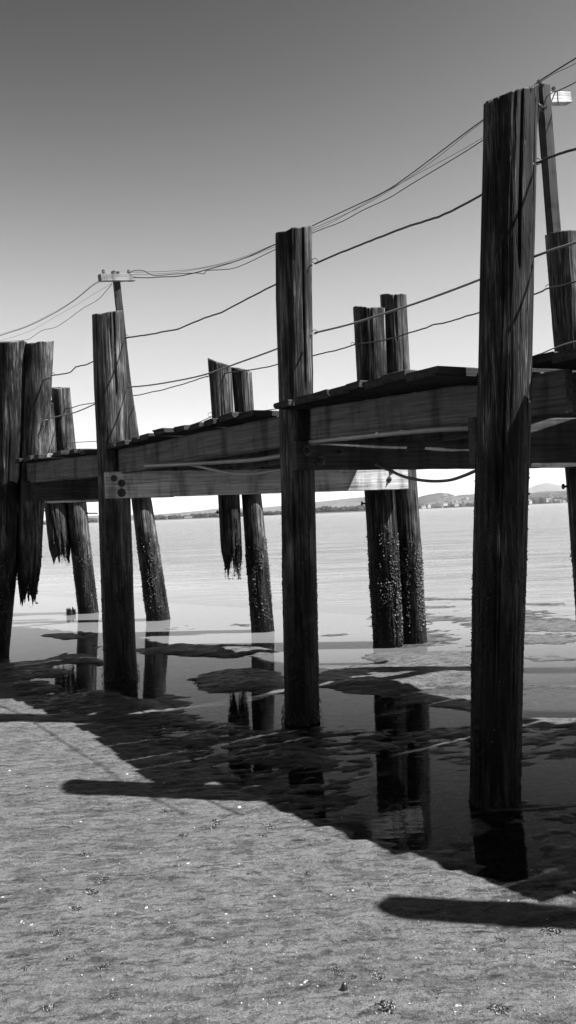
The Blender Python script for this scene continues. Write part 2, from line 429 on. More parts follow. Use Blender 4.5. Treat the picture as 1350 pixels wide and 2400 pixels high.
def ground_height(X, Y, full=False):
    wx = fbm(X * 1.3, Y * 1.3, 2.0, 3) ; wy = fbm(X * 1.3, Y * 1.3, 8.0, 3)
    Yw = np.maximum(Y, 0.3)
    px, py = project(X, Yw)
    pxw = px + 55 * wx + 14 * fbm(X * 7, Y * 7, 4.0, 3)
    pyw = py + (9 * wy + 4 * fbm(X * 4, Y * 9, 6.0, 3)) * np.clip((py - 1205) / 300, 0.2, 3)
    xc = np.clip(px, -600, 2200)
    yl = np.interp(xc, [-600, 0, 250, 450, 640, 850, 1350, 2200], [1560, 1590, 1622, 1690, 1705, 1700, 1690, 1690])      # where the pools end
    ysn = np.interp(xc, [-600, 0, 250, 640, 870, 1270, 2200], [1600, 1622, 1700, 1880, 1990, 2120, 2300])            # where the drained sand begins, laid along the deck's shadow edge
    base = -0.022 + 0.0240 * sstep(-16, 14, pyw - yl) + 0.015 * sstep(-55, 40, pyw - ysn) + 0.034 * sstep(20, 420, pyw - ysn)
    # right-hand flats beyond the pier drain too
    flat = sstep(690, 1000, px) * sstep(1335, 1440, py) * (1 - sstep(1570, 1640, py))
    base = base + 0.0195 * flat + 0.016 * flat * fbm(X * 1.1, Y * 0.8, 41.0, 4)
    base = base - 0.14 * (1 - sstep(1270, 1440 - 60 * sstep(600, 1300, px), py)) - 0.006 * (1 - sstep(1400, 1520, py)) * (1 - flat)
    for cx, cy, rx, ry, a in BLOBS:
        q = ((pxw - cx) / rx) ** 2 + ((pyw - cy) / ry) ** 2
        base = base + a * (1.55 if (a > 0 and cy < 1640) else 1.0) * np.exp(-q * q * 0.9)
    base = base + (0.0 - base) * 0.0
    # ripple marks, crests roughly left to right
    c, s = math.cos(R(9)), math.sin(R(9))
    U = X * c + Y * s; V = -X * s + Y * c
    warp = 0.9 * fbm(U * 0.9, V * 1.1, 3.0, 3) + 0.25 * fbm(U * 4, V * 4, 13.0, 2)
    ph = V / 0.058 + warp * 2.4 + 1.2 * fbm(U * 1.7, V * 0.8, 31.0, 2)
    rp = vnoise(U * 7.5, ph, 1.0) * 0.55 + vnoise(U * 15.0, ph * 1.9, 5.0) * 0.36
    rp = rp + (0.5 - np.abs(vnoise(U * 4.5 + 9, ph * 0.7, 15.0)) * 2) * 0.3
    amp = 0.005 + 0.005 * sstep(-0.4, 0.5, fbm(X * 0.6, Y * 0.6, 21.0, 2))
    shade_zone = sstep(-30, 20, pyw - yl) * (1 - sstep(-40, 60, pyw - ysn))
    rip = rp * amp * (1.0 + 1.1 * shade_zone)
    rip = rip * (0.35 + 0.65 * sstep(-0.03, 0.0, base)) * (0.55 + 0.45 * (1 - sstep(0, 300, pyw - ysn)))
    h = base + rip + 0.0035 * fbm(X * 16, Y * 16, 2.0, 3) + 0.005 * fbm(X * 3.5, Y * 6, 12.0, 4)
    if full: return h, rp
    return h

def build_ground():
    nu, nv = 950, 1450
    us = np.linspace(-1, 1, nu); us = us * (0.42 + 0.58 * np.abs(us) ** 1.5) 
    ys = np.concatenate([np.linspace(0.4, 2.2, 30)[:-1], 2.2 * (42.0 / 2.2) ** (np.linspace(0, 1, nv - 29))])
    Uu, Yy = np.meshgrid(us, ys)
    Xx = Uu * (0.95 * Yy + 1.2)
    Z, RP = ground_height(Xx, Yy, True)
    V = np.stack([Xx.ravel(), Yy.ravel(), Z.ravel()], 1)
    n0 = len(ys); idx = np.arange(n0 * nu).reshape(n0, nu)
    Fq = np.stack([idx[:-1, :-1].ravel(), idx[:-1, 1:].ravel(), idx[1:, 1:].ravel(), idx[1:, :-1].ravel()], 1)
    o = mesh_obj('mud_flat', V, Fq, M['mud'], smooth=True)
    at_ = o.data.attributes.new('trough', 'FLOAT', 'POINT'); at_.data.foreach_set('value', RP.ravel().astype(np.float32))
    tag(o, kind='structure')
    # the bed under the bay, one coarse sheet out past the far shore
    S = 14000
    o = mesh_obj('sea_bed', [(-S, -300, -0.25), (S, -300, -0.25), (S, 12500, -0.25), (-S, 12500, -0.25)], [(0, 1, 2, 3)], M['mud'])
    tag(o, kind='structure')
    o = mesh_obj('water', [(-S, -300, 0), (S, -300, 0), (S, 12500, 0), (-S, 12500, 0)], [(0, 1, 2, 3)], M['water'])
    tag(o, kind='structure')
    # the dry beach behind the photographer
    xs = np.linspace(-40, 40, 81); y2 = np.linspace(-60, 0.9, 60)
    A, B = np.meshgrid(xs, y2)
    Zb = 0.035 + 0.02 * np.clip(0.4 - B, 0, 100) + 0.01 * fbm(A, B, 1.0, 3)
    V = np.stack([A.ravel(), B.ravel(), Zb.ravel() - 0.03 * sstep(0.0, 0.9, B.ravel())], 1)
    idx = np.arange(len(y2) * len(xs)).reshape(len(y2), len(xs))
    Fq = np.stack([idx[:-1, :-1].ravel(), idx[:-1, 1:].ravel(), idx[1:, 1:].ravel(), idx[1:, :-1].ravel()], 1)
    tag(mesh_obj('beach', V, Fq, M['mud'], smooth=True), kind='structure')
build_ground()

# ------------------------------------------------------------------ builders for timber
def lumps(pts_normals_sizes):
    """many small open cones (barnacles, mussels) as one mesh"""
    V = []; F = []
    for p, n, s, hh in pts_normals_sizes:
        n = Vector(n).normalized(); a = n.orthogonal().normalized(); b = n.cross(a)
        k0 = len(V); m = 5
        ph = random.random() * 6.28
        e = random.uniform(0.6, 1.0)
        for r_, h_ in ((1.0, -0.3), (0.85, 0.5), (0.4, 1.0)):
            for q in range(m):
                t = ph + 6.2832 * q / m
                V.append(Vector(p) + (a * math.cos(t) + b * math.sin(t) * e) * s * r_ * random.uniform(0.8, 1.15) + n * hh * h_)
        for r_ in range(2):
            for q in range(m):
                F.append((k0 + r_ * m + q, k0 + r_ * m + (q + 1) % m, k0 + (r_ + 1) * m + (q + 1) % m, k0 + (r_ + 1) * m + q))
        F.append(tuple(k0 + 2 * m + q for q in range(m)))
    return V, F

def piling(parent, rows, D, top, mat, seed, bottom=None, nth=112, dz=0.016, label=None, crust=500, rag=0.012, notch=None, czone=(0.45, 1.35), csize=1.0, lean_y=0.0, ftilt=0.035, splits=(), fringe=0):
    """rows: (photo y, left x, right x) of the outline; top: (y left, y right) of the cut; bottom: None = into the mud, or (y, raggedness) when broken off"""
    rows = sorted(rows)
    zs = []; xs = []; rs = []
    for y, xl, xr in rows:
        a = at((xl + xr) / 2, y, D)
        zs.append(a.z); xs.append(a.x); rs.append((xr - xl) / 2 / FPX * D * 0.995)
    o = np.argsort(zs); zs = np.array(zs)[o]; xs = np.array(xs)[o]; rs = np.array(rs)[o]
    rtop = rs[-1]
    ztl = at(rows[0][1], top[0], D).z; ztr = at(rows[0][2], top[1], D).z
    zb = -0.35 if bottom is None else at(rows[-1][1], bottom[0], D).z
    ztop = max(ztl, ztr)
    nz = int((ztop - zb) / dz)
    T = np.linspace(0, 1, nz)[:, None]; TH = np.linspace(0, 2 * np.pi, nth, endpoint=False)[None, :]
    ct, st = np.cos(TH), np.sin(TH)
    zt = ztl + (ztr - ztl) * (ct + 1) / 2 + ftilt * st + 0.004 * vnoise(ct * 9 + seed, st * 9, 3.0) + 0.012 * vnoise(ct * 2.0 + seed, st * 2.0, 1.0)
    if notch:
        zt = zt - notch[1] * np.exp(-((TH - notch[0]) / 0.3) ** 2)
    if bottom is None: zbt = zb + 0 * ct
    else:
        zbt = zb + bottom[1] * (0.9 * np.abs(vnoise(ct * 2.2 + seed, st * 2.2, 7.0)) + 0.5 * vnoise(ct * 7 + seed, st * 7, 2.0) + 0.3 * vnoise(ct * 19 + seed, st * 19, 2.0) + 0.4)
        zbt = np.maximum(zbt, zb)
    Z = zbt + (zt - zbt) * T
    Zc = np.clip(Z, zs[0] - 2, zs[-1] + 2)
    AX = np.interp(Zc, zs, xs)
    if len(zs) > 1:
        sl = (xs[1] - xs[0]) / (zs[1] - zs[0]); AX = np.where(Zc < zs[0], xs[0] + (Zc - zs[0]) * sl, AX)
    RR = np.interp(Zc, zs, rs)
    lob = 0.035 * vnoise(ct * 1.3 + seed, st * 1.3, Z * 0.5) + 0.02 * vnoise(ct * 3 + seed, st * 3, Z * 0.8)
    cr = np.abs(vnoise(ct * 5.5 + seed, st * 5.5, Z * 0.28 + seed))
    crack = -0.022 * np.exp(-(cr / 0.05) ** 2) * sstep(-0.2, 0.4, vnoise(ct * 2 + seed, st * 2, Z * 0.9))
    fib = -0.0065 * np.abs(vnoise(ct * 13 + seed, st * 13, Z * 1.2)) - 0.003 * np.abs(vnoise(ct * 26, st * 26 + seed, Z * 3.0))
    low = 1 - sstep(0.9, 1.9, Z + 0.25 * vnoise(ct * 3 + seed, st * 3, Z * 2))
    flare = (0.003 + 0.006 * np.abs(vnoise(ct * 8 + seed, st * 8, 4.0))) * np.exp(-np.maximum(Z, 0) / 0.05) if bottom is None else 0
    for th0, za, zc, dp in splits:
        dth = np.abs((TH - th0 + 0.05 * vnoise(Z * 2.0 + seed, 1.0, 1.0) + np.pi) % (2 * np.pi) - np.pi)
        crack = crack - dp * np.exp(-(dth / 0.045) ** 2) * sstep(za, za + 0.3, Z) * (1 - sstep(zc - 0.05, zc, Z))
    grow = flare + low * (rag * (0.45 * fbm(ct * 7 + seed, st * 7, Z * 30, 3) + 0.6 * vnoise(ct * 22, st * 22 + seed, Z * 95)) * sstep(-0.3, 0.3, fbm(ct * 2 + seed, st * 2, Z * 3 + 5, 2)))
    r = RR * (1 + lob) + crack + fib + grow
    if bottom is not None:      # rotted end thins out
        r = r * (0.72 + 0.28 * sstep(0, 0.12, T + 0 * TH))
    yb = D + (Z - 1.2) * lean_y
    X = AX + r * ct; Y = yb + r * st
    V = np.stack([X.ravel(), Y.ravel(), Z.ravel()], 1)
    idx = np.arange(nz * nth).reshape(nz, nth); nx = np.roll(idx, -1, axis=1)
    Fq = np.stack([idx[:-1].ravel(), nx[:-1].ravel(), nx[1:].ravel(), idx[1:].ravel()], 1)
    # end caps: rings that shrink to the middle
    caps = [Fq]; extra = []
    base = len(V)
    for row, up in ((nz - 1, True), (0, False)):
        ring = V[row * nth:(row + 1) * nth]; c = ring.mean(0); prev = idx[row]
        for q, k in enumerate((0.66, 0.33, 0.04)):
            nr = c + (ring - c) * k
            if up: nr[:, 2] = c[2] + (ring[:, 2] - c[2]) * k + 0.006 * vnoise(nr[:, 0] * 60, nr[:, 1] * 60, 1.0)
            else: nr[:, 2] = nr[:, 2] + (0.05 if bottom is not None else 0)
            extra.append(nr); cur = np.arange(base, base + nth); base += nth
            a, b = (prev, cur)
            f = np.stack([a, np.roll(a, -1), np.roll(b, -1), b], 1)
            if not up: f = f[:, ::-1]
            caps.append(f); prev = cur
    V = np.concatenate([V] + extra); Fq = np.concatenate(caps)
    z0 = max(0.0, float(zb)) if bottom is not None else 0.0
    ax0 = float(np.interp(z0, zs, xs))
    ob = mesh_obj('piling', V, Fq, mat, parent, smooth=True, loc=(ax0, D, 0.0))
    if label: ob['label'] = label
    if fringe:
        Vw = []; Fw = []
        for q in range(fringe):
            th = random.random() * 6.2832; k = int(th / 6.2832 * nth) % nth
            z = random.uniform(0.01, 0.22) * random.random() ** 0.5 + 0.01; j = int(np.clip(np.searchsorted(Z[:, k], z), 1, nz - 1))
            p = Vector((X[j, k], Y[j, k], z)); nn = Vector((math.cos(th), math.sin(th), 0)); sd = Vector((-nn.y, nn.x, 0)) * random.uniform(-.03, .03)
            L = random.uniform(.012, .032)
            tube_geo([p - nn * .01, p + nn * L * .6 + sd * .4 + Vector((0, 0, -.004)), p + nn * L + sd + Vector((0, 0, -L * random.uniform(.6, 1.8)))], random.uniform(.0016, .0035), 4, Vw, Fw)
        wf = mesh_obj('weed_fringe', Vw, Fw, M['weed'], ob, loc=(ax0, D, 0.0)); wf['kind'] = 'stuff'; wf.matrix_parent_inverse = Matrix.Translation((-ax0, -D, 0.0))
    if crust:
        lst = []
        zlo, zhi = czone
        if bottom is not None: zlo = max(zlo, zb - 0.02)
        tries = 0
        while len(lst) < crust and tries < crust * 20:
            tries += 1
            th = random.random() * 6.2832
            z = random.triangular(zlo - 0.3 if bottom is None else zlo, zhi + 0.2, (zlo + zhi) / 2)
            g = float(fbm(math.cos(th) * 2.2 + seed, math.sin(th) * 2.2, z * 3.0, 3))
            if g < random.uniform(-0.15, 0.25): continue
            if z < 0.02 : continue
            k = int(th / 6.2832 * nth) % nth
            zc = Z[:, k]; j = int(np.clip(np.searchsorted(zc, z), 1, nz - 1))
            p = (X[j, k], Y[j, k] if np.ndim(Y) > 1 else Y[j], z)
            s = random.choice((0.003, 0.004, 0.005, 0.007, 0.011)) * random.uniform(0.8, 1.3) * csize
            lst.append((p, (math.cos(th), math.sin(th), random.uniform(-0.9, 0.3)), s, s * random.uniform(0.7, 1.6)))
        if bottom is not None:
            for q in range(70):
                th = random.random() * 6.2832; k = int(th / 6.2832 * nth) % nth
                z = float(zbt[0, k]) + random.uniform(-0.02, 0.10) 
                p = (X[2, k] , Y[2, k], z)
                s = random.uniform(0.006, 0.013)
                lst.append((p, (math.cos(th), math.sin(th), random.uniform(-1.5, 0)), s, s * 1.6))
        Vl, Fl = lumps(lst)
        bc = mesh_obj('barnacle_crust', Vl, Fl, M['crust'], ob, loc=(ax0, D, 0.0)); bc['kind'] = 'stuff'; bc.matrix_parent_inverse = Matrix.Translation((-ax0, -D, 0.0))
    return ob

def beam(name, A, B, h, w, mat, parent, seed=0.0, label=None, rough=0.004, n=26, up=None, jitter_end=0.0):
    """timber from A to B (centre of its top edge line), height h downwards, width w"""
    A = Vector(A); B = Vector(B); L = (B - A).length
    xd = (B - A).normalized(); zd = Vector((0, 0, 1)); yd = zd.cross(xd).normalized(); zd = xd.cross(yd)
    ch = min(0.006, h * 0.12)
    prof = [(-w/2+ch, 0), (w/2-ch, 0), (w/2, -ch), (w/2, -h*0.33), (w/2, -h*0.67), (w/2, -h+ch), (w/2-ch, -h), (-w/2+ch, -h), (-w/2, -h+ch), (-w/2, -h*0.67), (-w/2, -h*0.33), (-w/2, -ch)]
    k = len(prof)
    ts = np.linspace(0, L, n + 1)
    P = np.array([(t, y, z) for t in ts for (y, z) in prof])
    nx = vnoise(P[:, 0] * 3 + seed, P[:, 1] * 20, P[:, 2] * 20 + seed)
    ny = vnoise(P[:, 0] * 9 + seed, P[:, 1] * 30, P[:, 2] * 30 - seed)
    P[:, 1] += rough * nx; P[:, 2] += rough * ny
    P[:k, 0] += jitter_end * vnoise(P[:k, 1] * 40 + seed, P[:k, 2] * 40, seed); P[-k:, 0] += jitter_end * vnoise(P[-k:, 1] * 40, P[-k:, 2] * 40, seed + 4)
    F = []
    for i in range(n):
        for j in range(k):
            a = i * k + j; b = i * k + (j + 1) % k
            F.append((a, b, b + k, a + k))
    F.append(tuple(range(k))[::-1][::-1]); F.append(tuple(range(n * k, n * k + k))[::-1])
    me = bpy.data.meshes.new(name); me.from_pydata([tuple(p) for p in P], [], F)
    bm = bmesh.new(); bm.from_mesh(me); bmesh.ops.recalc_face_normals(bm, faces=bm.faces); bm.to_mesh(me); bm.free()
    me.materials.append(mat)
    o = link(bpy.data.objects.new(name, me))
    mw = Matrix(((xd.x, yd.x, zd.x, A.x), (xd.y, yd.y, zd.y, A.y), (xd.z, yd.z, zd.z, A.z), (0, 0, 0, 1)))
    if parent is not None:
        o.parent = parent
        mw = Matrix.Translation(-Vector(parent.location)) @ mw if parent.type == 'EMPTY' else parent_local(parent) @ mw
        o.matrix_basis = mw
    else: o.matrix_world = mw
    if label: o['label'] = label
    return o

WM = {}
def parent_local(p):
    m = p.matrix_basis.copy(); q = p
    while q.parent is not None:
        q = q.parent; m = q.matrix_basis @ m
    return m.inverted()

def adopt(o, p):
    """child o built in world space under part p"""
    w = o.matrix_basis.copy(); o.parent = p; o.matrix_parent_inverse = Matrix.Identity(4); o.matrix_basis = parent_local(p) @ w
    return o

def smooth_path(pts, sub=8):
    P = [Vector(p) for p in pts]; P = [P[0] * 2 - P[1]] + P + [P[-1] * 2 - P[-2]]
    out = []
    for i in range(1, len(P) - 2):
        for s in range(sub):
            t = s / sub; a, b, c, d = P[i-1], P[i], P[i+1], P[i+2]
            out.append(0.5 * ((2*b) + (c - a)*t + (2*a - 5*b + 4*c - d)*t*t + (3*b - a - 3*c + d)*t*t*t))
    out.append(P[-2]); return out

def tube_geo(path, r, seg=7, V=None, F=None, wob=0.0):
    V = [] if V is None else V; F = [] if F is None else F
    k0 = len(V); n = len(path); prev = None
    for i, p in enumerate(path):
        d = (path[min(i+1, n-1)] - path[max(i-1, 0)]).normalized()
        a = d.orthogonal().normalized() if prev is None else (prev - d * prev.dot(d)).normalized()
        prev = a; b = d.cross(a)
        for q in range(seg):
            t = 6.2832 * q / seg
            V.append(p + (a * math.cos(t) + b * math.sin(t)) * r)
    for i in range(n - 1):
        for q in range(seg):
            F.append((k0+i*seg+q, k0+i*seg+(q+1) % seg, k0+(i+1)*seg+(q+1) % seg, k0+(i+1)*seg+q))
    F.append(tuple(k0 + q for q in range(seg))[::-1]); F.append(tuple(k0+(n-1)*seg+q for q in range(seg)))
    return V, F

def disc_geo(c, n, r, h, seg, V, F, ph=0.0):
    n = Vector(n).normalized(); a = n.orthogonal().normalized(); b = n.cross(a); k0 = len(V)
    for hh, rr in ((0, r), (h * 0.75, r), (h, r * 0.82)):
        for q in range(seg):
            t = ph + 6.2832 * q / seg; V.append(Vector(c) + n * hh + (a * math.cos(t) + b * math.sin(t)) * rr)
    for l in range(2):
        for q in range(seg):
            F.append((k0+l*seg+q, k0+l*seg+(q+1) % seg, k0+(l+1)*seg+(q+1) % seg, k0+(l+1)*seg+q))
    F.append(tuple(k0+2*seg+q for q in range(seg))); F.append(tuple(k0+q for q in range(seg))[::-1])

def bolt(c, n, s, part):
    V = []; F = []
    disc_geo(c, n, s, s * 0.18, 18, V, F)
    disc_geo(Vector(c) + Vector(n).normalized() * s * 0.16, n, s * 0.5, s * 0.5, 6, V, F, 0.3)
    disc_geo(Vector(c) + Vector(n).normalized() * s * 0.6, n, s * 0.22, s * 0.45, 8, V, F)
    o = mesh_obj('bolt', V, F, M['iron'], loc=Vector(c)); return adopt(o, part)

# ------------------------------------------------------------------ the pier
pier = empty('wooden_pier', (P2.x, P2.y, 0))
tag(pier, 'old timber pier on tall round pilings with a plank deck, standing in mud', 'pier')

# near row
piling(pier, [(205, 1133, 1262), (600, 1125, 1252), (900, 1120, 1246), (1100, 1114, 1240), (1300, 1108, 1235), (1500, 1105, 1228), (1878, 1101, 1219)],
       P1.y, (238, 200), M['pile'], 1.3, ftilt=0.06, splits=((5.63, 3.3, 4.0, .035), (4.9, 2.9, 9, .02), (4.3, 1.5, 3.2, .02)), nth=190, dz=0.009, label='tallest piling, right of the middle, black and cracked with tar running down its face', crust=900, csize=0.5, rag=0.007, notch=(3.0, 0.02), czone=(0.6, 1.7))
piling(pier, [(530, 644, 733), (700, 645, 733), (900, 652, 735), (1100, 657, 738), (1300, 659, 742), (1500, 662, 746), (1690, 665, 750)],
       P2.y, (549, 530), M['pile_c'], 5.1, splits=((5.28, 2.6, 9, .04), (4.5, 0.6, 2.2, .02)), nth=150, dz=0.011, label='piling in the middle of the picture with a long drying crack and slanted top', crust=600, fringe=130, csize=0.55, rag=0.008, czone=(0.5, 1.5))
piling(pier, [(730, 216, 288), (900, 221, 297), (1100, 230, 303), (1300, 235, 310), (1500, 241, 317), (1590, 243, 322)],
       P3.y, (739, 728), M['pile_b'], 9.4, splits=((5.3, 2.9, 9, .035),), nth=130, dz=0.013, label='grey piling at left with a bolt hole near its top and a utility post behind it', crust=450, fringe=130, csize=0.6, rag=0.009, czone=(0.4, 1.4))
piling(pier, [(800, 62, 126), (930, 58, 120), (1060, 52, 112), (1300, 42, 97), (1425, 40, 92)],
       D4 + 0.02, (806, 800), M['pile_b'], 12.6, bottom=(1425, 0.28), nth=110, dz=0.014, label='broken piling near the left edge whose rotted lower end hangs above the water', crust=300, czone=(0.55, 1.3))
piling(pier, [(800, -4, 62), (1060, -12, 53), (1300, -20, 44), (1360, -26, 37), (1540, -40, 19)],
       D4 - 0.05, (804, 800), M['pile'], 15.2, nth=110, dz=0.014, label='black piling cut by the left edge of the picture', crust=400)
# near row outside the frame, kept for its shadow
def plain_pile(base, topz, lean, r, seed, mat=None):
    D = base.y
    def pxy(z):
        a = base.x + lean * z; x, y = project(a, D, z); w = r / D * FPX
        return (y, x - w, x + w)
    r0 = pxy(0); r1 = pxy(topz)
    return piling(pier, [r0, r1], D, (r1[0], r1[0]), mat or M['pile'], seed, nth=64, dz=0.03, crust=0, label=None)
plain_pile(P0, 3.86, 0.03, 0.118, 3.3)
plain_pile(P5, 4.0, -0.03, 0.15, 4.4)
plain_pile(P6, 4.0, -0.02, 0.15, 4.9)
# far row
D2 = F2.y
piling(pier, [(541, 1277, 1355), (790, 1297, 1374), (1090, 1324, 1399), (1400, 1348, 1422), (1600, 1362, 1436)],
       D2, (550, 542), M['pile_b'], 21.0, nth=110, dz=0.014, label='far piling at the right edge of the picture with a knot beside the deck', crust=400)
plain_pile(F1, 4.2, 0.0, 0.15, 6.1)
plain_pile(F0, 4.2, 0.0, 0.15, 6.6)
piling(pier, [(717, 826, 902), (890, 836, 908), (1150, 854, 927), (1300, 863, 936), (1510, 874, 945)],
       F3a.y, (720, 724), M['pile'], 31.0, nth=120, dz=0.014, label='dark far piling with deep vertical grooves and barnacles, left one of the pair right of the middle', crust=2600, rag=0.02, czone=(0.3, 1.3))
piling(pier, [(687, 890, 953), (880, 900, 963), (1100, 915, 976), (1300, 930, 990), (1505, 943, 1001)],
       F3b.y, (691, 690), M['pile_b'], 34.0, nth=110, dz=0.014, label='taller far piling with swirling grain, right one of the pair right of the middle', crust=2600, czone=(0.35, 1.15))
piling(pier, [(842, 486, 541), (980, 496, 549), (1160, 511, 563), (1360, 521, 572)],
       F4.y - 0.12, (841, 858), M['pile_c'], 41.0, bottom=(1362, 0.42), nth=100, dz=0.015, label='broken far piling left of the middle, ending in ragged barnacled shreds above the water', crust=500, czone=(0.35, 1.2))
piling(pier, [(857, 541, 590), (980, 550, 598), (1160, 565, 613), (1300, 575, 628), (1479, 589, 643)],
       F4.y, (860, 872), M['pile_b'], 44.0, nth=110, dz=0.015, label='far piling beside the broken one left of the middle, barnacled foot in the pool', crust=2300, czone=(0.35, 1.25))
piling(pier, [(865, 279, 303), (1020, 298, 326), (1160, 307, 353), (1300, 324, 376), (1452, 343, 399)],
       F5.y, (866, 874), M['pile_b'], 51.0, nth=110, dz=0.016, label='strongly leaning far piling behind the grey one at left, barnacled foot in the pool', crust=2300, czone=(0.35, 1.3))
piling(pier, [(830, 276, 298), (1020, 290, 312), (1150, 296, 330)],
       F5.y + 0.35, (828, 830), M['pile_c'], 53.0, bottom=(1150, 0.2), nth=80, dz=0.02, label='narrow weathered far piling standing close to the leaning one', crust=0)
piling(pier, [(905, 119, 163), (1050, 133, 178), (1170, 155, 202), (1300, 168, 215), (1436, 183, 231)],
       F6.y, (909, 909), M['pile_b'], 61.0, nth=100, dz=0.017, label='farthest standing piling at left, leaning, its foot mirrored in the pool', crust=700, czone=(0.35, 1.3))
piling(pier, [(920, 82, 128), (1050, 90, 136), (1170, 103, 153), (1325, 119, 170)],
       F6.y - 0.1, (926, 944), M['pile_c'], 64.0, bottom=(1326, 0.3), nth=90, dz=0.017, label='short broken far piling at left, sunlit, hanging clear of the water', crust=400, czone=(0.4, 1.3))

# cap beams: (bent, z bottom, z top, side of the near pile along the row, overhang at the near end)
def unit(v): v = Vector((v.x, v.y, 0)); return v.normalized()
ROWDIR = [unit(NEAR[min(i + 1, 6)] - NEAR[max(i - 1, 0)]) for i in range(7)]
CAPDIR = [unit(FAR[i] - NEAR[i]) for i in range(7)]
caps = {}
CAPS = {0: (1.98, 2.24, +1, .2), 1: (1.955, 2.235, +1, .14), 2: (2.045, 2.28, -1, .10), 3: (1.945, 2.225, -1, .10), 4: (2.01, 2.26, -1, .2), 5: (2.07, 2.30, -1, .2), 6: (2.08, 2.30, -1, .2)}
cap_labels = {1: 'dark cap beam behind the tallest piling, its end poking out on the left', 2: 'cap beam bolted in front of the middle piling, streaked with sunlight through the deck',
              3: 'long cap beam with three bolts at the left and a sunlit end at the right', 4: 'cap beam bolted to the broken piling at left'}
for i, (z0, z1, side, ov) in CAPS.items():
    off = ROWDIR[i] * (0.185 * side); c = CAPDIR[i]
    A = NEAR[i] + off - c * ov; B = FAR[i] + off * 0.75 + c * (0.24 if i != 3 else 0.10)
    A.z = B.z = z1
    if i == 2:
        a = at(688, 1030, P2.y - 0.2); A = Vector((a.x, a.y, z1))
    if i == 3:
        a = at(245, 1097, P3.y - 0.21); A = Vector((a.x, a.y, z1))
        b = at(952, 1100, F3a.y - 0.20); B = Vector((b.x, b.y, z1))
    if i == 1:
        a = at(1104, 975, P1.y + 0.24); A = Vector((a.x, a.y, z1))
    if i == 4:
        a = at(50, 1120, D4 - 0.22); A = Vector((a.x, a.y, z1))
    caps[i] = beam('cap_beam', A, B, z1 - z0, 0.075, M['beam'] if i != 3 else M['pale'], pier, seed=i * 3.7, label=cap_labels.get(i), n=50)
    nrm = Vector((c.y, -c.x, 0)) * (1 if side < 0 else 1)
    face = nrm * 0.040
    def bpos(t, zz): 
        q = A + (B - A).normalized() * t; return Vector((q.x, q.y, zz)) + face
    if i == 3:
        for t, zz, s in ((0.085, 2.155, .035), (0.165, 2.10, .04), (0.16, 2.00, .046)): bolt(bpos(t, zz), nrm, s, caps[i])
        Lc = (B - A).length
        for t, zz, s in ((Lc - 0.23, 2.17, .03), (Lc - 0.27, 2.07, .034)): bolt(bpos(t, zz), nrm, s, caps[i])
    elif i == 2:
        for t, zz, s in ((0.10, 2.20, .045), (0.22, 2.12, .045), (0.42, 2.19, .03)): bolt(bpos(t, zz), nrm, s, caps[i])
    elif i == 4:
        for t, zz, s in ((0.14, 2.09, .045), (0.2, 2.2, .04)): bolt(bpos(t, zz), nrm, s, caps[i])
# short through-bolts whose ends stick out of the far pilings
for px, py, D in ((102, 1197, F6.y), (207, 1203, F6.y), (513, 1200, F4.y), (620, 1205, F4.y), (852, 1180, F3a.y), (1324, 1140, D2)):
    V, F = tube_geo([at(px - 6, py, D), at(px + 22, py, D)], 0.012, 8)
    disc_geo(at(px - 2, py, D), (-1, 0, 0), 0.028, 0.02, 8, V, F)
    o = mesh_obj('bolt', V, F, M['iron'], pier, loc=at(px, py, D))

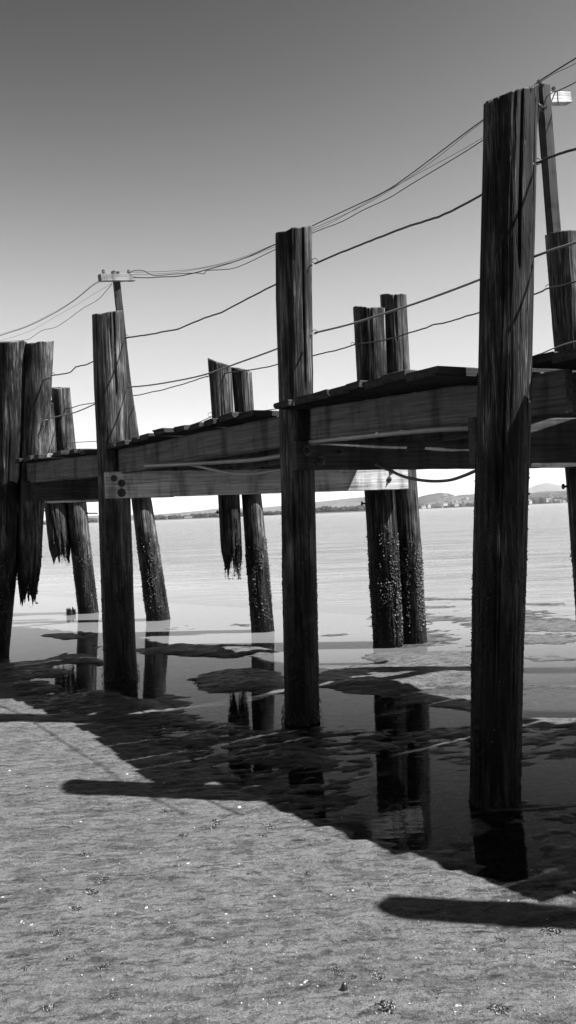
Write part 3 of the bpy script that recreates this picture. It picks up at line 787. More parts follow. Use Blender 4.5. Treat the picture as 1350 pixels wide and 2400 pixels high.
# stringers and planks, bay by bay
PL_T = 0.052
DECKDIR = CAPDIR[2]
NR = NEAR + [P0 + (P0 - P1)]; CD = CAPDIR + [CAPDIR[0]]; DZ = DECKZ + [2.58]      # index -1: the bay beside the photographer
for i in range(-1, 6):
    r = unit(NR[i + 1] - NR[i])
    c0, c1 = CD[i], CD[i + 1]
    z0, z1 = DZ[i], DZ[i + 1]
    # stringers
    W = 2.62
    for k, u in enumerate((0.10, 1.25, 2.40)):
        A = NR[i] + c0 * u - r * (0.10 if k else 0.02); B = NR[i + 1] + c1 * (u if k else 0.02) + r * (0.24 if k else -0.15)
        if k == 0 and i == 1:
            A = at(1333, 870, 5.03); B = Vector((at(735, 950, 6.80).x, 6.80, 0))
        if k == 0 and i == 0:
            B = NR[1] + c1 * 0.72 + r * 0.0; A = NR[0] + c0 * 0.4
        A = Vector((A.x, A.y, z0 - PL_T - 0.003)); B = Vector((B.x, B.y, z1 - PL_T - 0.003))
        lab = 'grey stringer with rows of small incised cuts, in front of the middle piling' if (k == 0 and i == 1) else None
        beam('stringer', A, B, 0.255, 0.075, M['incised'], pier, seed=i * 5.1 + k, label=lab, n=34)
    # planks
    Lb = (NR[i + 1] - NR[i]).length; sk = abs(r.x * DECKDIR.y - r.y * DECKDIR.x)
    s = 0.0; first = True
    pos = -0.02
    while pos < Lb + 0.02:
        wpl = random.choice((0.235, 0.285, 0.285, 0.19)) ; gap = random.choice((0.004, 0.009, 0.014, 0.019, 0.012, 0.018, 0.021))
        if i == 1 and pos < Lb - 0.5 and pos + wpl > Lb - 0.5: wpl = Lb - 0.375 - pos; gap = 0.0245
        mid = pos + wpl / 2 / sk
        if mid > Lb + 0.02: break
        t = min(max(mid / Lb, 0), 1)
        q = NR[i] + r * mid; c = DECKDIR
        blocked = mid < 0.17 + wpl * 0.45 or mid > Lb - 0.17 - wpl * 0.25
        out = -0.17 + random.uniform(-0.035, 0.03)
        if i == 0: out = 0.02 + 0.11 * t + random.uniform(-0.02, 0.02)
        if i == -1: out = 0.0
        if blocked: out = 0.19
        if i == 0 and mid > Lb - 0.24: out = 0.24
        z = z0 + (z1 - z0) * t + random.uniform(-0.011, 0.011)
        A = q + c * out; B = q + c * (2.85 + random.uniform(-0.05, 0.06))
        tilt = random.uniform(-0.009, 0.009)
        A = Vector((A.x, A.y, z + tilt)); B = Vector((B.x, B.y, z - tilt))
        beam('deck_plank', A, B, PL_T + random.uniform(-0.006, 0.006), wpl, M['plank'] if i < 1 or random.random() < 0.85 else M['plank_pale'], pier, seed=random.uniform(0, 90), rough=0.005, n=20, jitter_end=0.02)
        pos += (wpl + gap) / sk

# ------------------------------------------------------------------ hoses and conduits under the deck (things that hang from the pier)
def tube_thing(name, pts, r, mat, label, cat, group=None, sub=8, seg=8):
    path = smooth_path(pts, sub); V, F = tube_geo(path, r, seg)
    o = mesh_obj(name, V, F, mat, smooth=True, loc=path[0]); return tag(o, label, cat, group)
tube_thing('conduit', [at(1120, 1003, 5.35), at(1040, 1006, 5.45), at(940, 1014, 5.7), at(840, 1024, 6.1), at(755, 1033, 6.6), at(700, 1040, 7.1)], 0.017, M['hose'],
           'pale grey conduit slung under the incised stringer left of the tallest piling', 'conduit')
tube_thing('conduit', [at(700, 1064, 7.2), at(655, 1069, 7.3), at(600, 1077, 7.5), at(530, 1082, 7.8), at(470, 1086, 8.0), at(430, 1088, 8.15), at(340, 1092, 8.6)], 0.019, M['hose'],
           'upper of the two pale grey conduits left of the middle piling', 'conduit')
tube_thing('conduit', [at(700, 1096, 7.2), at(655, 1102, 7.3), at(600, 1110, 7.5), at(550, 1110, 7.7), at(500, 1101, 7.9), at(460, 1092, 8.1), at(420, 1085, 8.3)], 0.014, M['hose'],
           'lower, sagging one of the two pale grey conduits left of the middle piling', 'conduit')
tube_thing('hose', [at(880, 1088, 6.3), at(912, 1102, 6.25), at(950, 1118, 6.1), at(1000, 1127, 5.9), at(1050, 1126, 5.7), at(1090, 1114, 5.5), at(1130, 1096, 5.3)], 0.011, M['rubber'],
           'black hose sagging below the cap beams left of the tallest piling', 'hose')

# ------------------------------------------------------------------ guard cables looped through eyelets along both rows
def on_line(px, py, A, B):
    a, b = ray(px, py)
    dx, dy = B.x - A.x, B.y - A.y
    den = dx - a * dy
    t = (a * A.y - A.x) / den
    D = A.y + t * dy
    return Vector((a * D, D, H_CAM + b * D))

def cable(name, spans, r, mat, label, cat, group, jit=0.0, sub=4):
    V = []; F = []; first = None
    for A, B, pts in spans:
        P = [on_line(x, y, A, B) for x, y in pts]
        path = smooth_path(P, sub)
        if jit:
            for q, p in enumerate(path[1:-1]): p.z += jit * (random.random() - 0.5)
        if first is None: first = path[0].copy()
        tube_geo(path, r, 6, V, F)
    o = mesh_obj(name, V, F, mat, smooth=True, loc=first); return tag(o, label, cat, group)

def edge_pt(px, py, D): 
    return at(px, py, D)
nP = [NEAR[0] + Vector((-.05, -.05, 0)), P1 + Vector((.27, .02, 0)), P2 + Vector((.15, .0, 0)), P3 + Vector((.17, 0, 0)), NEAR[4] + Vector((.18, 0, 0))]
g = 'guard cables strung along the near row of pilings'
cable('guard_cable', [
    (nP[0], nP[1], [(1480, 290), (1350, 348), (1300, 364), (1258, 382)]),
    (nP[1], nP[2], [(1250, 384), (1126, 458), (1040, 503), (1010, 514), (960, 529), (900, 553), (860, 567), (800, 592), (738, 618)]),
    (nP[2], nP[3], [(732, 620), (642, 668), (580, 700), (520, 732), (480, 745), (420, 770), (380, 778), (350, 784), (325, 787), (294, 792)]),
    (nP[3], nP[4], [(288, 800), (217, 848), (195, 856), (178, 860), (165, 872), (150, 876), (123, 880)]),
    (nP[4], P5 + Vector((.1, 0, 0)), [(120, 884), (60, 905), (-60, 935)])], 0.0075, M['cable'],
    'upper dark wavy guard cable running along the near row of pilings', 'cable', g, 0.006)
cable('guard_cable', [
    (nP[0], nP[1], [(1480, 520), (1350, 568), (1300, 584), (1250, 602)]),
    (nP[1], nP[2], [(1240, 606), (1125, 655), (1000, 702), (900, 735), (820, 760), (738, 780)]),
    (nP[2], nP[3], [(732, 783), (648, 818), (560, 850), (480, 878), (400, 895), (340, 904), (299, 907)]),
    (nP[3], nP[4], [(292, 912), (220, 948), (180, 965), (150, 973), (118, 980)]),
    (nP[4], P5 + Vector((.1, 0, 0)), [(112, 984), (60, 995), (-60, 1020)])], 0.0075, M['cable_pale'],
    'lower, smooth pale guard cable running along the near row of pilings', 'cable', g)
fP = [F1 + Vector((-.16, 0, 0)), F2 + Vector((-.22, -.1, 0)), F3a + Vector((-.25, -.1, 0)), F4 + Vector((-.45, -.2, 0)), F5 + Vector((-.2, -.1, 0)), F6 + Vector((-.3, -.1, 0))]
g2 = 'guard cables strung along the far row of pilings'
cable('guard_cable', [
    (fP[0], fP[1], [(1500, 600), (1350, 660), (1283, 676)]),
    (fP[1], fP[2], [(1283, 676), (1248, 692), (1120, 734), (1095, 740), (1070, 749), (1040, 757), (1015, 761), (1000, 768), (960, 780), (900, 798), (829, 808)]),
    (fP[2], fP[3], [(829, 808), (800, 818), (770, 825), (735, 833), (648, 855), (600, 865), (540, 873), (486, 882)]),
    (fP[3], fP[4], [(486, 882), (460, 890), (430, 900), (400, 908), (380, 914), (350, 920), (325, 926), (300, 928), (285, 932)]),
    (fP[4], fP[5], [(285, 934), (222, 944), (195, 948), (180, 952), (160, 957), (118, 958)])], 0.008, M['cable'],
    'upper dark guard cable running along the far row of pilings', 'cable', g2, 0.005)
cable('guard_cable', [
    (fP[0], fP[1], [(1500, 770), (1350, 800), (1300, 815)]),
    (fP[1], fP[2], [(1300, 815), (1250, 835), (1120, 870), (1000, 895), (850, 925)]),
    (fP[2], fP[3], [(850, 925), (700, 950), (600, 965), (497, 976)]),
    (fP[3], fP[4], [(497, 976), (460, 992), (400, 1010), (330, 1028), (285, 1033)]),
    (fP[4], fP[5], [(285, 1033), (230, 1034), (160, 1037), (90, 1033)])], 0.007, M['cable_pale'],
    'lower guard cable running low along the far row of pilings, just above the deck', 'cable', g2)
# eyelets, part of the pier
for px, py, D, rr in ((1258, 378, P1.y, .022), (738, 611, P2.y, .021), (295, 789, P3.y, .022), (123, 877, D4, .022), (738, 778, P2.y, .018), (297, 903, P3.y, .02), (118, 972, D4, .02),
                      (1285, 672, D2 - .1, .022), (827, 806, F3a.y - .1, .02), (486, 880, F4.y - .2, .022), (493, 972, F4.y - .2, .03)):
    c = at(px, py, D - 0.02); V = []; F = []
    loop = [c + Vector((math.cos(t) * rr * 1.15, 0.3 * rr * math.sin(t), math.sin(t) * rr)) for t in np.linspace(math.pi * 1.02, -math.pi * 0.85, 16)]
    tube_geo(loop, 0.0035, 6, V, F)
    o = mesh_obj('eyelet', V, F, M['iron'], pier, smooth=True, loc=c)

# ------------------------------------------------------------------ utility posts with cross arms and insulators
def insulator(c, s, part):
    V = []; F = []
    disc_geo(c, (0, 0, 1), s * 0.28, s * 0.5, 10, V, F)
    disc_geo(c + Vector((0, 0, s * 0.45)), (0, 0, 1), s * 0.62, s * 0.35, 12, V, F)
    disc_geo(c + Vector((0, 0, s * 0.8)), (0, 0, 1), s * 0.36, s * 0.25, 12, V, F)
    disc_geo(c + Vector((0, 0, s * 1.02)), (0, 0, 1), s * 0.55, s * 0.35, 12, V, F)
    o = mesh_obj('insulator', V, F, M['glass'], smooth=False, loc=c); return adopt(o, part)
DP1 = 14.35; DP2 = 9.1
def post(top, low, D, w):
    A = at(*top, D); B = at(*low, D)
    root = empty('utility_post', B)
    p = beam('post', B, A, 0.01, 0.01, M['post'], None)
    bpy.data.objects.remove(p)
    # square post, local X along its length
    xd = (A - B).normalized(); L = (A - B).length
    n = 14; V = []; Fc = []
    prof = [(-1, -1), (1, -1), (1, 1), (-1, 1)]
    yd = Vector((0, 1, 0)); rot = R(24)
    zd = xd.cross(yd).normalized(); yd = zd.cross(xd)
    y2 = yd * math.cos(rot) + zd * math.sin(rot); z2 = -yd * math.sin(rot) + zd * math.cos(rot)
    for i in range(n + 1):
        for a, b in prof:
            V.append((L * i / n, a * w / 2 + random.uniform(-.002, .002), b * w / 2 + random.uniform(-.002, .002)))
    for i in range(n):
        for j in range(4):
            Fc.append((i*4+j, i*4+(j+1) % 4, i*4+4+(j+1) % 4, i*4+4+j))
    Fc += [(3, 2, 1, 0), tuple(n*4+j for j in range(4))]
    me = bpy.data.meshes.new('post'); me.from_pydata(V, [], Fc); me.materials.append(M['post'])
    o = link(bpy.data.objects.new('post', me)); o.parent = root
    o.matrix_basis = Matrix(((xd.x, y2.x, z2.x, 0), (xd.y, y2.y, z2.y, 0), (xd.z, y2.z, z2.z, 0), (0, 0, 0, 1)))
    return root
up1 = post((272, 648), (313, 1040), DP1, 0.105)
tag(up1, 'thin square utility post with a cross arm, rising behind the grey piling at left', 'utility post', 'utility posts carrying the overhead wires')
arm1 = beam('cross_arm', at(232, 643, DP1 - .34), at(312, 643, DP1 + .12), 0.115, 0.10, M['arm'], None, 2.2); adopt(arm1, up1)
for px, s in ((243, .05), (268, .05), (302, .05)): insulator(at(px, 643 if px != 268 else 645, DP1 - .34 + .46 * (px - 232) / 80), s * 1.1, arm1)
V = []; F = []
for px in (263, 268, 273, 278): disc_geo(at(px, 643, DP1 - .06), (0, 0, 1), .018, .05, 8, V, F)
adopt(mesh_obj('bracket', V, F, M['iron'], loc=at(270, 643, DP1 - .06)), arm1)
up2 = post((1272, 203), (1325, 900), DP2, 0.105)
tag(up2, 'square utility post at upper right, behind the tallest piling, with a pale cross arm', 'utility post', 'utility posts carrying the overhead wires')
arm2 = beam('cross_arm', at(1216, 219, DP2 - .12), at(1328, 219, DP2 + .30), 0.115, 0.10, M['pale'], None, 8.2); adopt(arm2, up2)
insulator(at(1265, 203, DP2), .05, up2); insulator(at(1299, 219, DP2 + .18), .05, arm2)
V = []; F = []
tube_geo(smooth_path([at(1258, 292, DP2 - .1), at(1266, 248, DP2 - .1), at(1276, 252, DP2 - .1), at(1283, 246, DP2 - .1)], 5), .006, 6, V, F)
tube_geo(smooth_path([at(1262, 243, DP2 - .09), at(1272, 254, DP2 - .09), at(1282, 252, DP2 - .09), at(1272, 262, DP2 - .09), at(1264, 250, DP2 - .09)], 5), .008, 6, V, F)
adopt(mesh_obj('tie_wire', V, F, M['cable'], loc=at(1270, 250, DP2 - .1)), up2)
V = []; F = []
for pts in ([(1302, 214), (1297, 226), (1291, 241)], [(1306, 214), (1307, 224), (1308, 238), (1312, 246)]):
    tube_geo(smooth_path([at(x, y, DP2 + .06) for x, y in pts], 4), .006, 6, V, F)
adopt(mesh_obj('tie_wire', V, F, M['cable'], loc=at(1300, 230, DP2 + .06)), arm2)

Q1 = Vector((at(305, 640, DP1).x, DP1 - .1, 0)); Q2 = Vector((at(1265, 200, DP2).x, DP2, 0)); Q3 = Q2 + (Q2 - Q1) * 0.9
Qm = Q1 + (Q1 - Q2) * 0.9
g3 = 'overhead wires between the utility posts'
def ow(pts, r, label, A=Q1, B=Q2, jit=0.0):
    return cable('overhead_wire', [(A, B, pts)], r, M['cable'], label, 'wire', g3, jit)
ow([(312, 650), (345, 651), (380, 649), (420, 647), (470, 636), (560, 610), (645, 573), (735, 528), (820, 488), (900, 450), (960, 410), (1040, 350), (1128, 284), (1265, 190)], .0075, 'topmost thick overhead wire between the two utility posts')
ow([(302, 640), (315, 634), (335, 634), (348, 641), (365, 646), (400, 643), (430, 641), (465, 640), (478, 642), (486, 634), (520, 632), (560, 625), (645, 585), (735, 545), (800, 520), (850, 493), (910, 465), (965, 431), (1050, 380), (1128, 331), (1299, 214)], .006, 'kinked overhead wire hanging lowest between the two utility posts')
ow([(303, 638), (390, 636), (470, 628), (560, 606), (645, 572), (735, 535), (870, 472), (1000, 388), (1128, 288), (1265, 196)], .0035, 'hair-thin overhead wire close below the topmost one')
ow([(303, 644), (400, 640), (480, 628), (560, 610), (645, 578), (735, 540), (780, 520), (870, 468), (1000, 396), (1128, 325), (1265, 230)], .003, 'hair-thin overhead wire just above the lowest one')
# beyond the right post and left of the left post
cable('overhead_wire', [(Q2, Q3, [(1262, 191), (1300, 167), (1350, 136), (1440, 80)])], .008, M['cable'], 'thick overhead wire leaving the top of the right post for the upper right corner', 'wire', g3)
cable('overhead_wire', [(Q2, Q3, [(1270, 190), (1300, 172), (1320, 163), (1350, 148), (1440, 98)])], .0035, M['cable'], 'hair-thin overhead wire leaving the top of the right post for the upper right corner', 'wire', g3)
cable('overhead_wire', [(Q2 + Vector((.15, .1, 0)), Q3, [(1300, 216), (1325, 205), (1350, 192), (1440, 140)])], .006, M['cable'], 'overhead wire leaving the insulator on the pale cross arm to the right', 'wire', g3)
cable('overhead_wire', [(Qm, Q1, [(-60, 812), (0, 787), (60, 767), (120, 738), (160, 714), (190, 692), (215, 671), (233, 660)])], .0065, M['cable'], 'thick overhead wire running down left from the end of the left cross arm', 'wire', g3)
cable('overhead_wire', [(Qm, Q1, [(-60, 808), (0, 784), (60, 765), (120, 735), (160, 712), (192, 688), (215, 668), (233, 657)])], .003, M['cable'], 'hair-thin overhead wire beside the thick one left of the left cross arm', 'wire', g3)
cable('overhead_wire', [(Qm, Q1, [(-60, 806), (0, 801), (60, 797), (78, 788), (100, 774), (130, 767), (160, 748), (195, 722), (230, 702), (263, 665)])], .005, M['cable'], 'kinked lower overhead wire left of the left utility post', 'wire', g3)
cable('overhead_wire', [(Qm, Q1, [(-60, 808), (0, 798), (70, 776), (130, 742), (180, 714), (225, 686), (262, 664)])], .0025, M['cable'], 'hair-thin overhead wire above the kinked one left of the left utility post', 'wire', g3)

# ------------------------------------------------------------------ stump in the pool
st = gnd(166, 1441)
V = []; F = []
nt = 28
for lv in range(7):
    for q in range(nt):
        t = 6.2832 * q / nt
        h = 0.12 * (0.55 + 0.75 * abs(math.sin(q * 2.3) * math.cos(q * 1.1)))
        z = -0.2 + (h + 0.2) * lv / 6
        rr = 0.085 * (1 + 0.18 * math.sin(3 * t) + 0.1 * random.random()) * (1 - 0.10 * lv / 6)
        V.append((st.x + rr * math.cos(t), st.y + rr * math.sin(t), z))
for lv in range(6):
    for q in range(nt): F.append((lv*nt+q, lv*nt+(q+1) % nt, (lv+1)*nt+(q+1) % nt, (lv+1)*nt+q))
k0 = len(V)
for q in range(nt):
    v = V[6*nt+q]; V.append((st.x + (v[0]-st.x)*.45, st.y + (v[1]-st.y)*.45, 0.02))
for q in range(nt): F.append((6*nt+q, 6*nt+(q+1) % nt, k0+(q+1) % nt, k0+q))
F.append(tuple(k0+q for q in range(nt)))
tag(mesh_obj('rotten_stump', V, F, M['pile'], loc=(st.x, st.y, 0)), 'small jagged stump of a rotten post standing in the pool at left', 'stump')

# ------------------------------------------------------------------ shells, pebbles and weed on the sand
def gz(x, y): return float(ground_height(np.array([x]), np.array([y]))[0])
def shell_mesh(seed):
    random.seed(seed); V = []; F = []; n = 12
    for lv, (rr, z) in enumerate(((1, 0), (0.86, .20), (0.55, .36), (0.15, .44))):
        for q in range(n):
            t = 6.2832 * q / n; k = 1 + 0.14 * math.cos(t) + random.uniform(-.09, .09)
            V.append((rr * k * math.cos(t), 0.72 * rr * k * math.sin(t), z + random.uniform(-.04, .04)))
    for lv in range(3):
        for q in range(n): F.append((lv*n+q, lv*n+(q+1) % n, (lv+1)*n+(q+1) % n, (lv+1)*n+q))
    F.append(tuple(3*n+q for q in range(n))); F.append(tuple(range(n))[::-1])
    me = bpy.data.meshes.new('shell'); me.from_pydata(V, [], F); me.materials.append(M['shell']); return me
shells = [shell_mesh(s) for s in range(4)]
random.seed(99)
SH = [(22, 1810, 5), (440, 2034, 6), (343, 2145, 7), (50, 2179, 7), (73, 2187, 7), (6, 2120, 9), (97, 2226, 5), (383, 1835, 6), (480, 1838, 6), (190, 1934, 5),
      (205, 2019, 5), (905, 2052, 4), (1192, 2108, 7), (815, 2089, 7), (826, 2087, 6), (715, 2322, 7), (706, 2328, 6), (1070, 2377, 8), (1078, 2376, 7), (1067, 2393, 7), (1181, 2316, 6),
      (1345, 2269, 7), (1111, 2228, 5), (655, 2373, 6), (396, 2180, 5), (530, 2157, 6), (625, 2158, 5), (561, 1891, 10), (1345, 2079, 8), (643, 2108, 6), (1112, 2228, 5), (270, 2158, 4),
      (975, 2256, 5), (720, 2318, 5), (108, 2292, 5), (745, 2330, 5), (298, 1815, 5), (60, 1848, 4), (110, 1848, 4), (443, 2033, 5), (1009, 2051, 5), (776, 2101, 5), (1305, 1750, 0), (1160, 2330, 4),
      (410, 1812, 4), (240, 2250, 5), (498, 2215, 5), (590, 2290, 5), (310, 2330, 5), (960, 2372, 5), (1240, 2248, 4), (560, 2030, 4), (612, 1962, 4), (150, 2052, 5), (95, 2100, 4), (330, 2010, 4)]
for _ in range(110):
    x = random.uniform(-20, 1370); lo = 1640 + 0.42 * max(x, 0) + 60
    y = lo + (2400 - lo) * random.random() ** 0.8
    SH.append((x, y, random.choice((1.0, 1.3, 1.6, 2.0, 2.8))))
for _ in range(26):
    SH.append((random.uniform(1100, 1350), random.uniform(1450, 1600), random.uniform(1.0, 1.8)))
special = {(561, 1891): 'largest pale shell, lying near the bend in the shadow edge', (440, 2034): 'bright round shell by itself in the middle of the left sand',
           (1192, 2108): 'white shell just above the thick pile shadow at lower right', (6, 2120): 'broad white shell at the left edge of the sand'}
for px, py, s in SH:
    if s <= 0: continue
    p = gnd(px, py, 0.02); sc = s * 0.62 / FPX * p.y
    o = link(bpy.data.objects.new('shell', random.choice(shells)))
    o.location = (p.x, p.y, gz(p.x, p.y) - sc * 0.05); o.scale = (sc * 1.15, sc * 1.15, sc)
    o.rotation_euler = (random.uniform(-.35, .35), random.uniform(-.35, .35), random.uniform(0, 6.28))
    lab = special.get((px, py))
    tag(o, lab or 'small white shell fragment lying loose on the sunlit wet sand', 'shell', None if lab else 'white shell fragments scattered over the sand')

def clump(px, py, w, label, pale=0.2, n=None):
    c = gnd(px, py, 0.02); rad = w / FPX * c.y
    root = empty('debris_clump', (c.x, c.y, gz(c.x, c.y)))
    for nm, mt, cnt in (('weed', M['weed'], int(20 + w)), ('shell_bits', M['shell'], int(3 + w * pale)), ('pebbles', M['pebble'], int(6 + w * 0.4))):
        lst = []
        for q in range(cnt):
            a = random.random() * 6.28; rr = rad * random.random() ** 0.7
            x = c.x + rr * math.cos(a); y = c.y + rr * math.sin(a) * 1.1
            s = rad * random.uniform(0.05, 0.16) * (0.6 if nm == 'shell_bits' else 1.0)
            lst.append(((x, y, gz(x, y) + s * 0.1), (random.uniform(-.6, .6), random.uniform(-.6, .6), 1), s, s * random.uniform(.6, 1.7)))
        V, F = lumps(lst)
        if nm == 'weed':        # a few curled fronds
            for q in range(5):
                a = random.random() * 6.28; rr = rad * random.random() * 0.6
                b = Vector((c.x + rr * math.cos(a), c.y + rr * math.sin(a), gz(c.x, c.y)))
                d = Vector((random.uniform(-1, 1), random.uniform(-1, 1), 0)).normalized() * rad * 0.3
                tube_geo(smooth_path([b, b + d + Vector((0, 0, rad * .22)), b + d * 2.2 + Vector((0, 0, rad * .05)), b + d * 2.8], 4), rad * 0.03, 5, V, F)
        mesh_obj(nm, V, F, mt, root, smooth=(nm == 'pebbles'))
    return tag(root, label, 'debris clump', 'clumps of weed and shell on the sand')
GEN = 'low dark clump of weed, mussel shells and grit on the sunlit sand'
for px, py, w, lab in [
    (390, 1905, 13, None), (505, 1928, 15, None), (495, 1941, 14, None), (632, 1937, 18, 'dark clump on the sand right under the bend of the shadow edge'), (615, 1960, 12, None),
    (165, 1937, 9, None), (335, 1925, 8, None), (130, 1974, 8, None), (430, 1963, 13, None), (200, 2012, 12, None), (415, 2040, 10, None), (240, 2078, 17, None),
    (215, 2108, 19, 'large weed and shell clump in the middle of the left sand'), (178, 2146, 15, None), (135, 2205, 16, None), (165, 2266, 15, None), (245, 2285, 17, None), (60, 2290, 14, None), (115, 2382, 18, 'dark clump at the bottom edge near the left corner'),
    (820, 2088, 11, 'pair of white shells in a clump above the tip of the thick pile shadow'), (862, 2074, 13, None), (720, 2050, 12, None), (860, 2190, 13, None), (1290, 2182, 22, 'pale clump on the lower edge of the thick pile shadow at right'),
    (1175, 2202, 14, None), (1128, 2230, 13, None), (1182, 2255, 10, None), (795, 2294, 16, None), (828, 2306, 11, None), (887, 2300, 20, 'heaped pale clump of shells left of the lower right corner'),
    (1010, 2282, 10, None), (1170, 2383, 24, 'biggest clump at the bottom edge, right'), (905, 2380, 26, 'wide flat clump at the bottom edge, middle right'), (1025, 2340, 14, None), (745, 2168, 8, None), (525, 2226, 9, None), (270, 2352, 14, None), (610, 2130, 9, None),
    (230, 2030, 9, None), (480, 2180, 9, None), (590, 2225, 10, None), (1100, 2130, 0, None), (960, 2110, 0, None)]:
    if w: clump(px, py, w, lab or GEN, pale=0.35 if lab else 0.15)
# one dark cone-shaped pebble and a mussel shell
c = gnd(808, 2340, .02); V, F = lumps([((c.x, c.y, gz(c.x, c.y)), (0.1, 0, 1), .016, .026)])
tag(mesh_obj('pebble', V, F, M['weed'], smooth=True, loc=(c.x, c.y, gz(c.x, c.y))), 'dark cone-shaped pebble above the bottom edge', 'pebble')
# grit nobody could count
lst = []
for q in range(5200):
    px = random.uniform(-60, 1410); lo = 1620 + 0.36 * max(px, 0); py = lo + (2440 - lo) * random.random()
    p = gnd(px, py, .02); s = random.choice((0.0016, 0.0022, 0.003, 0.0045)) * random.uniform(.8, 1.3)
    lst.append((p.x, p.y, s))
arr = np.array(lst); zz = ground_height(arr[:, 0], arr[:, 1])
Vd, Fd = lumps([((a[0], a[1], z), (random.uniform(-.5, .5), random.uniform(-.5, .5), 1), a[2], a[2] * random.uniform(.5, 1)) for a, z in zip(arr, zz) if random.random() < .62])
tag(mesh_obj('grit', Vd, Fd, M['pebble']), 'dark specks of grit strewn over the wet sand', 'grit', kind='stuff')
Vd, Fd = lumps([((a[0], a[1], z), (random.uniform(-.5, .5), random.uniform(-.5, .5), 1), a[2] * .8, a[2] * .6) for a, z in zip(arr, zz) if random.random() < .10])
tag(mesh_obj('shell_grit', Vd, Fd, M['shell']), 'tiny white specks of crushed shell strewn over the wet sand', 'shell grit', kind='stuff')

# ------------------------------------------------------------------ far shore
def ridge(name, prof, D, depth, mat, seed, rough, nx=260, ny=36):
    """prof: photo outline points of the crest; built as real terrain rising over 'depth' metres"""
    xs = [at(x, y, D + depth * 0.5).x for x, y in prof]; hs = [max(at(x, y, D + depth * 0.5).z, 1.0) for x, y in prof]
    X = np.linspace(min(xs), max(xs), nx)[None, :]; T = np.linspace(0, 1, ny)[:, None]
    hh = np.interp(X, xs, hs)
    env = np.sin(np.clip(T, 0, 1) * np.pi) ** 0.8
    sc = 8.0 / depth
    Y = D + depth * T + 0 * X
    n = fbm(X * sc * 0.6 + seed, Y * sc, seed, 5)
    Z = hh * env * (1 + rough * n * (1 - 0.5 * env)) - 1.5 * (1 - env)
    Z = Z + hh * 0.05 * fbm(X * sc * 5 + seed, Y * sc * 5, 3.0, 3) * env
    V = np.stack([(X + 0 * T).ravel(), Y.ravel(), Z.ravel()], 1)
    idx = np.arange(nx * ny).reshape(ny, nx)
    Fq = np.stack([idx[:-1, :-1].ravel(), idx[:-1, 1:].ravel(), idx[1:, 1:].ravel(), idx[1:, :-1].ravel()], 1)
    o = mesh_obj(name, V, Fq, mat, smooth=True); tag(o, kind='structure'); return X[0], Y[:, 0], Z
ridge('far_mountain', [(1100, 1196), (1200, 1158), (1240, 1146), (1262, 1136), (1285, 1133), (1310, 1138), (1345, 1150), (1420, 1165), (1600, 1172)], 9500, 1500, M['far'], 1.0, 0.15)
ridge('hills', [(-500, 1240), (100, 1222), (200, 1208), (300, 1207), (360, 1207), (420, 1202), (480, 1196), (520, 1191), (600, 1190), (680, 1184), (720, 1180), (760, 1176), (800, 1172), (835, 1168), (852, 1166), (900, 1168), (1000, 1172), (1300, 1172), (1700, 1160)], 5200, 1400, M['hill'], 2.0, 0.3)
hx, hy, hz = ridge('hills', [(880, 1200), (930, 1183), (975, 1168), (1000, 1160), (1020, 1156), (1040, 1158), (1060, 1165), (1080, 1160), (1110, 1158), (1160, 1158), (1200, 1163), (1240, 1157), (1280, 1151), (1320, 1150), (1400, 1146), (1700, 1140)], 2700, 900, M['hill'], 3.0, 0.35)

def wood_mass(name, prof, D, depth, seed, label, n):
    """a far-off wood: crowns as rough lumps standing on low ground, one mass"""
    random.seed(seed)
    V = []; F = []
    xs = [p[0] for p in prof]; ys = [p[1] for p in prof]
    bm = bmesh.new(); bmesh.ops.create_icosphere(bm, subdivisions=2, radius=1.0)
    bv = np.array([v.co[:] for v in bm.verts]); bf = np.array([[v.index for v in f.verts] for f in bm.faces]); bm.free()
    allV = []; allF = []; k = 0
    for q in range(n):
        px = random.uniform(xs[0], xs[-1]); dd = D + depth * random.random()
        top = at(px, np.interp(px, xs, ys), dd); H = max(3.0, top.z * random.uniform(0.72, 1.05))
        w = random.uniform(4, 8) * D / 1800
        sh = bv * (1 + 0.35 * vnoise(bv[:, 0] * 2.3 + q, bv[:, 1] * 2.3, bv[:, 2] * 2.3)[:, None])
        P = sh * np.array([w, w, H * 0.55]) + np.array([top.x, dd, H * 0.47])
        allV.append(P); allF.append(bf + k); k += len(bv)
    o = mesh_obj(name, np.concatenate(allV), np.concatenate(allF), M['wood'])
    return tag(o, label, 'woodland', kind='stuff')
wood_mass('woodland', [(90, 1224), (200, 1215), (240, 1213)], 1700, 90, 1, 'dark line of trees on the far shore at the left edge', 40)
wood_mass('woodland', [(340, 1211), (380, 1207), (430, 1207), (470, 1204), (500, 1201), (560, 1200), (640, 1198), (662, 1196)], 1600, 110, 2, 'dark band of woodland on a low spit across the bay, left of the middle piling', 150)
wood_mass('woodland', [(735, 1190), (760, 1187), (790, 1188), (830, 1186), (860, 1184)], 1700, 100, 3, 'dark band of woodland across the bay between the middle piling and the dark pair', 80)
wood_mass('woodland', [(975, 1181), (1040, 1180), (1120, 1178), (1230, 1168), (1260, 1166), (1300, 1165), (1420, 1162)], 2560, 130, 4, 'trees along the foot of the hills across the bay at right', 200)
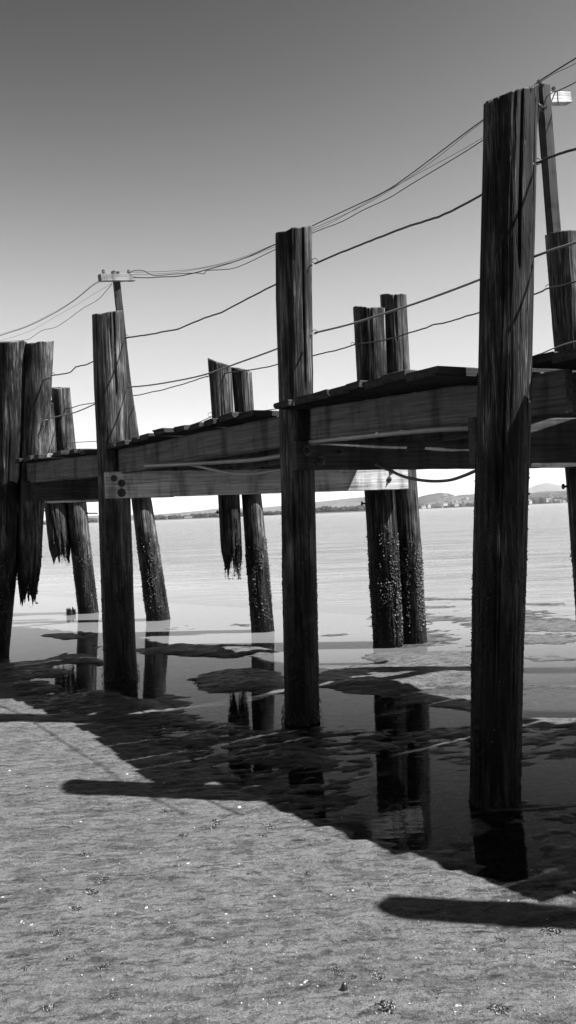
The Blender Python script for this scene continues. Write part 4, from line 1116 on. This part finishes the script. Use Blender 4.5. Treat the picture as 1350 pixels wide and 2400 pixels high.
# low shore spit
V = []; F = []
for (xa, ya, xb, yb, D) in ((-300, 1248, 240, 1228, 1690), (330, 1221, 870, 1199, 1590), (860, 1200, 1500, 1174, 2520)):
    a = at(xa, ya, D); b = at(xb, yb, D); k = len(V); dd = 170 if D < 2000 else 300
    V += [(a.x, D, -0.3), (b.x, D, -0.3), (b.x, D + 6, 1.6), (a.x, D + 6, 1.6), (b.x, D + dd, 2.2), (a.x, D + dd, 2.2), (b.x, D + dd, -0.3), (a.x, D + dd, -0.3)]
    F += [(k, k+1, k+2, k+3), (k+3, k+2, k+4, k+5), (k+5, k+4, k+6, k+7), (k, k+3, k+5, k+7), (k+1, k+6, k+4, k+2)]
tag(mesh_obj('far_shore', V, F, M['far']), kind='structure')
# houses of the town at the foot of the hills
random.seed(5)
def house(px, py, D, w, d, h, hip, label, grp=None):
    c = at(px, py, D); root = empty('house', (c.x, D, c.z))
    a = random.uniform(-.5, .5); ca, sa = math.cos(a), math.sin(a)
    def T(x, y, z): return (c.x + x * ca - y * sa, D + x * sa + y * ca, c.z + z)
    V = [T(-w/2, -d/2, -4), T(w/2, -d/2, -4), T(w/2, d/2, -4), T(-w/2, d/2, -4), T(-w/2, -d/2, h), T(w/2, -d/2, h), T(w/2, d/2, h), T(-w/2, d/2, h), T(-w/2, 0, h * 1.45), T(w/2, 0, h * 1.45)]
    mesh_obj('wall', V, [(0, 1, 5, 4), (1, 2, 6, 5), (2, 3, 7, 6), (3, 0, 4, 7), (4, 8, 7), (5, 6, 9), (0, 3, 2, 1)], M['wall'], root)
    e = 0.4
    Rf = [T(-w/2-e, -d/2-e, h+.05), T(w/2+e, -d/2-e, h+.05), T(w/2+e, 0, h*1.45+.3), T(-w/2-e, 0, h*1.45+.3), T(w/2+e, d/2+e, h+.05), T(-w/2-e, d/2+e, h+.05)]
    Rl = [(x, y, z - .25) for x, y, z in Rf]
    mesh_obj('roof', Rf + Rl, [(0, 1, 2, 3), (3, 2, 4, 5), (7, 6, 9, 8), (8, 9, 11, 10), (0, 6, 7, 1), (5, 4, 10, 11), (0, 3, 9, 6), (3, 5, 11, 9), (1, 7, 8, 2), (2, 8, 10, 4)], M['roof'], root)
    return tag(root, label, 'house', grp)
house(876 / 1.985 , 1219, 1585, 14, 9, 4.5, 0, 'lone white house on the low spit across the bay, in front of the woodland')
for q in range(64):
    if q < 24: px = random.uniform(985, 1112); py = 1187 - 0.04 * (px - 985) + random.uniform(-5, 2); D = 2535 + random.uniform(0, 60)
    elif q < 40: px = random.uniform(1238, 1345); py = 1178 + random.uniform(-6, 3); D = 2535 + random.uniform(0, 60)
    else:
        px = random.choice((random.uniform(1040, 1112), random.uniform(1238, 1345))); T_ = random.uniform(.08, .3)
        D = 2700 + 900 * T_; X = at(px, 1170, D).x
        iz = float(hz[int(T_ * 35), int(np.clip(np.searchsorted(hx, X), 0, len(hx) - 1))]); _, py = project(X, D, iz + 1)
    waterfront = q < 40
    house(px, py, D, random.uniform(7, 16), random.uniform(6, 9), random.uniform(3, 5.5), 0,
          'small pale house among the trees of the waterfront town across the bay' if waterfront else 'small pale house on the hillside above the waterfront town', 'houses along the far waterfront' if waterfront else 'houses on the far hillside')

# ------------------------------------------------------------------ haze over the bay
def haze(density):
    S = 15000
    V = [(-S, -400, -1.3), (S, -400, -1.3), (S, 12800, -1.3), (-S, 12800, -1.3), (-S, -400, 420), (S, -400, 420), (S, 12800, 420), (-S, 12800, 420)]
    F = [(3, 2, 1, 0), (4, 5, 6, 7), (0, 1, 5, 4), (1, 2, 6, 5), (2, 3, 7, 6), (3, 0, 4, 7)]
    m = bpy.data.materials.new('haze'); m.use_nodes = True; t = m.node_tree; t.nodes.clear()
    out = t.nodes.new('ShaderNodeOutputMaterial'); v = t.nodes.new('ShaderNodeVolumePrincipled')
    v.inputs['Color'].default_value = (0.95, 0.95, 0.95, 1); v.inputs['Density'].default_value = density; v.inputs['Anisotropy'].default_value = 0.0
    t.links.new(v.outputs[0], out.inputs['Volume'])
    tag(mesh_obj('haze', V, F, m), 'thin sea haze over the bay', 'haze', kind='stuff')
import os
if os.environ.get('NOHAZE') is None: haze(0.000036)
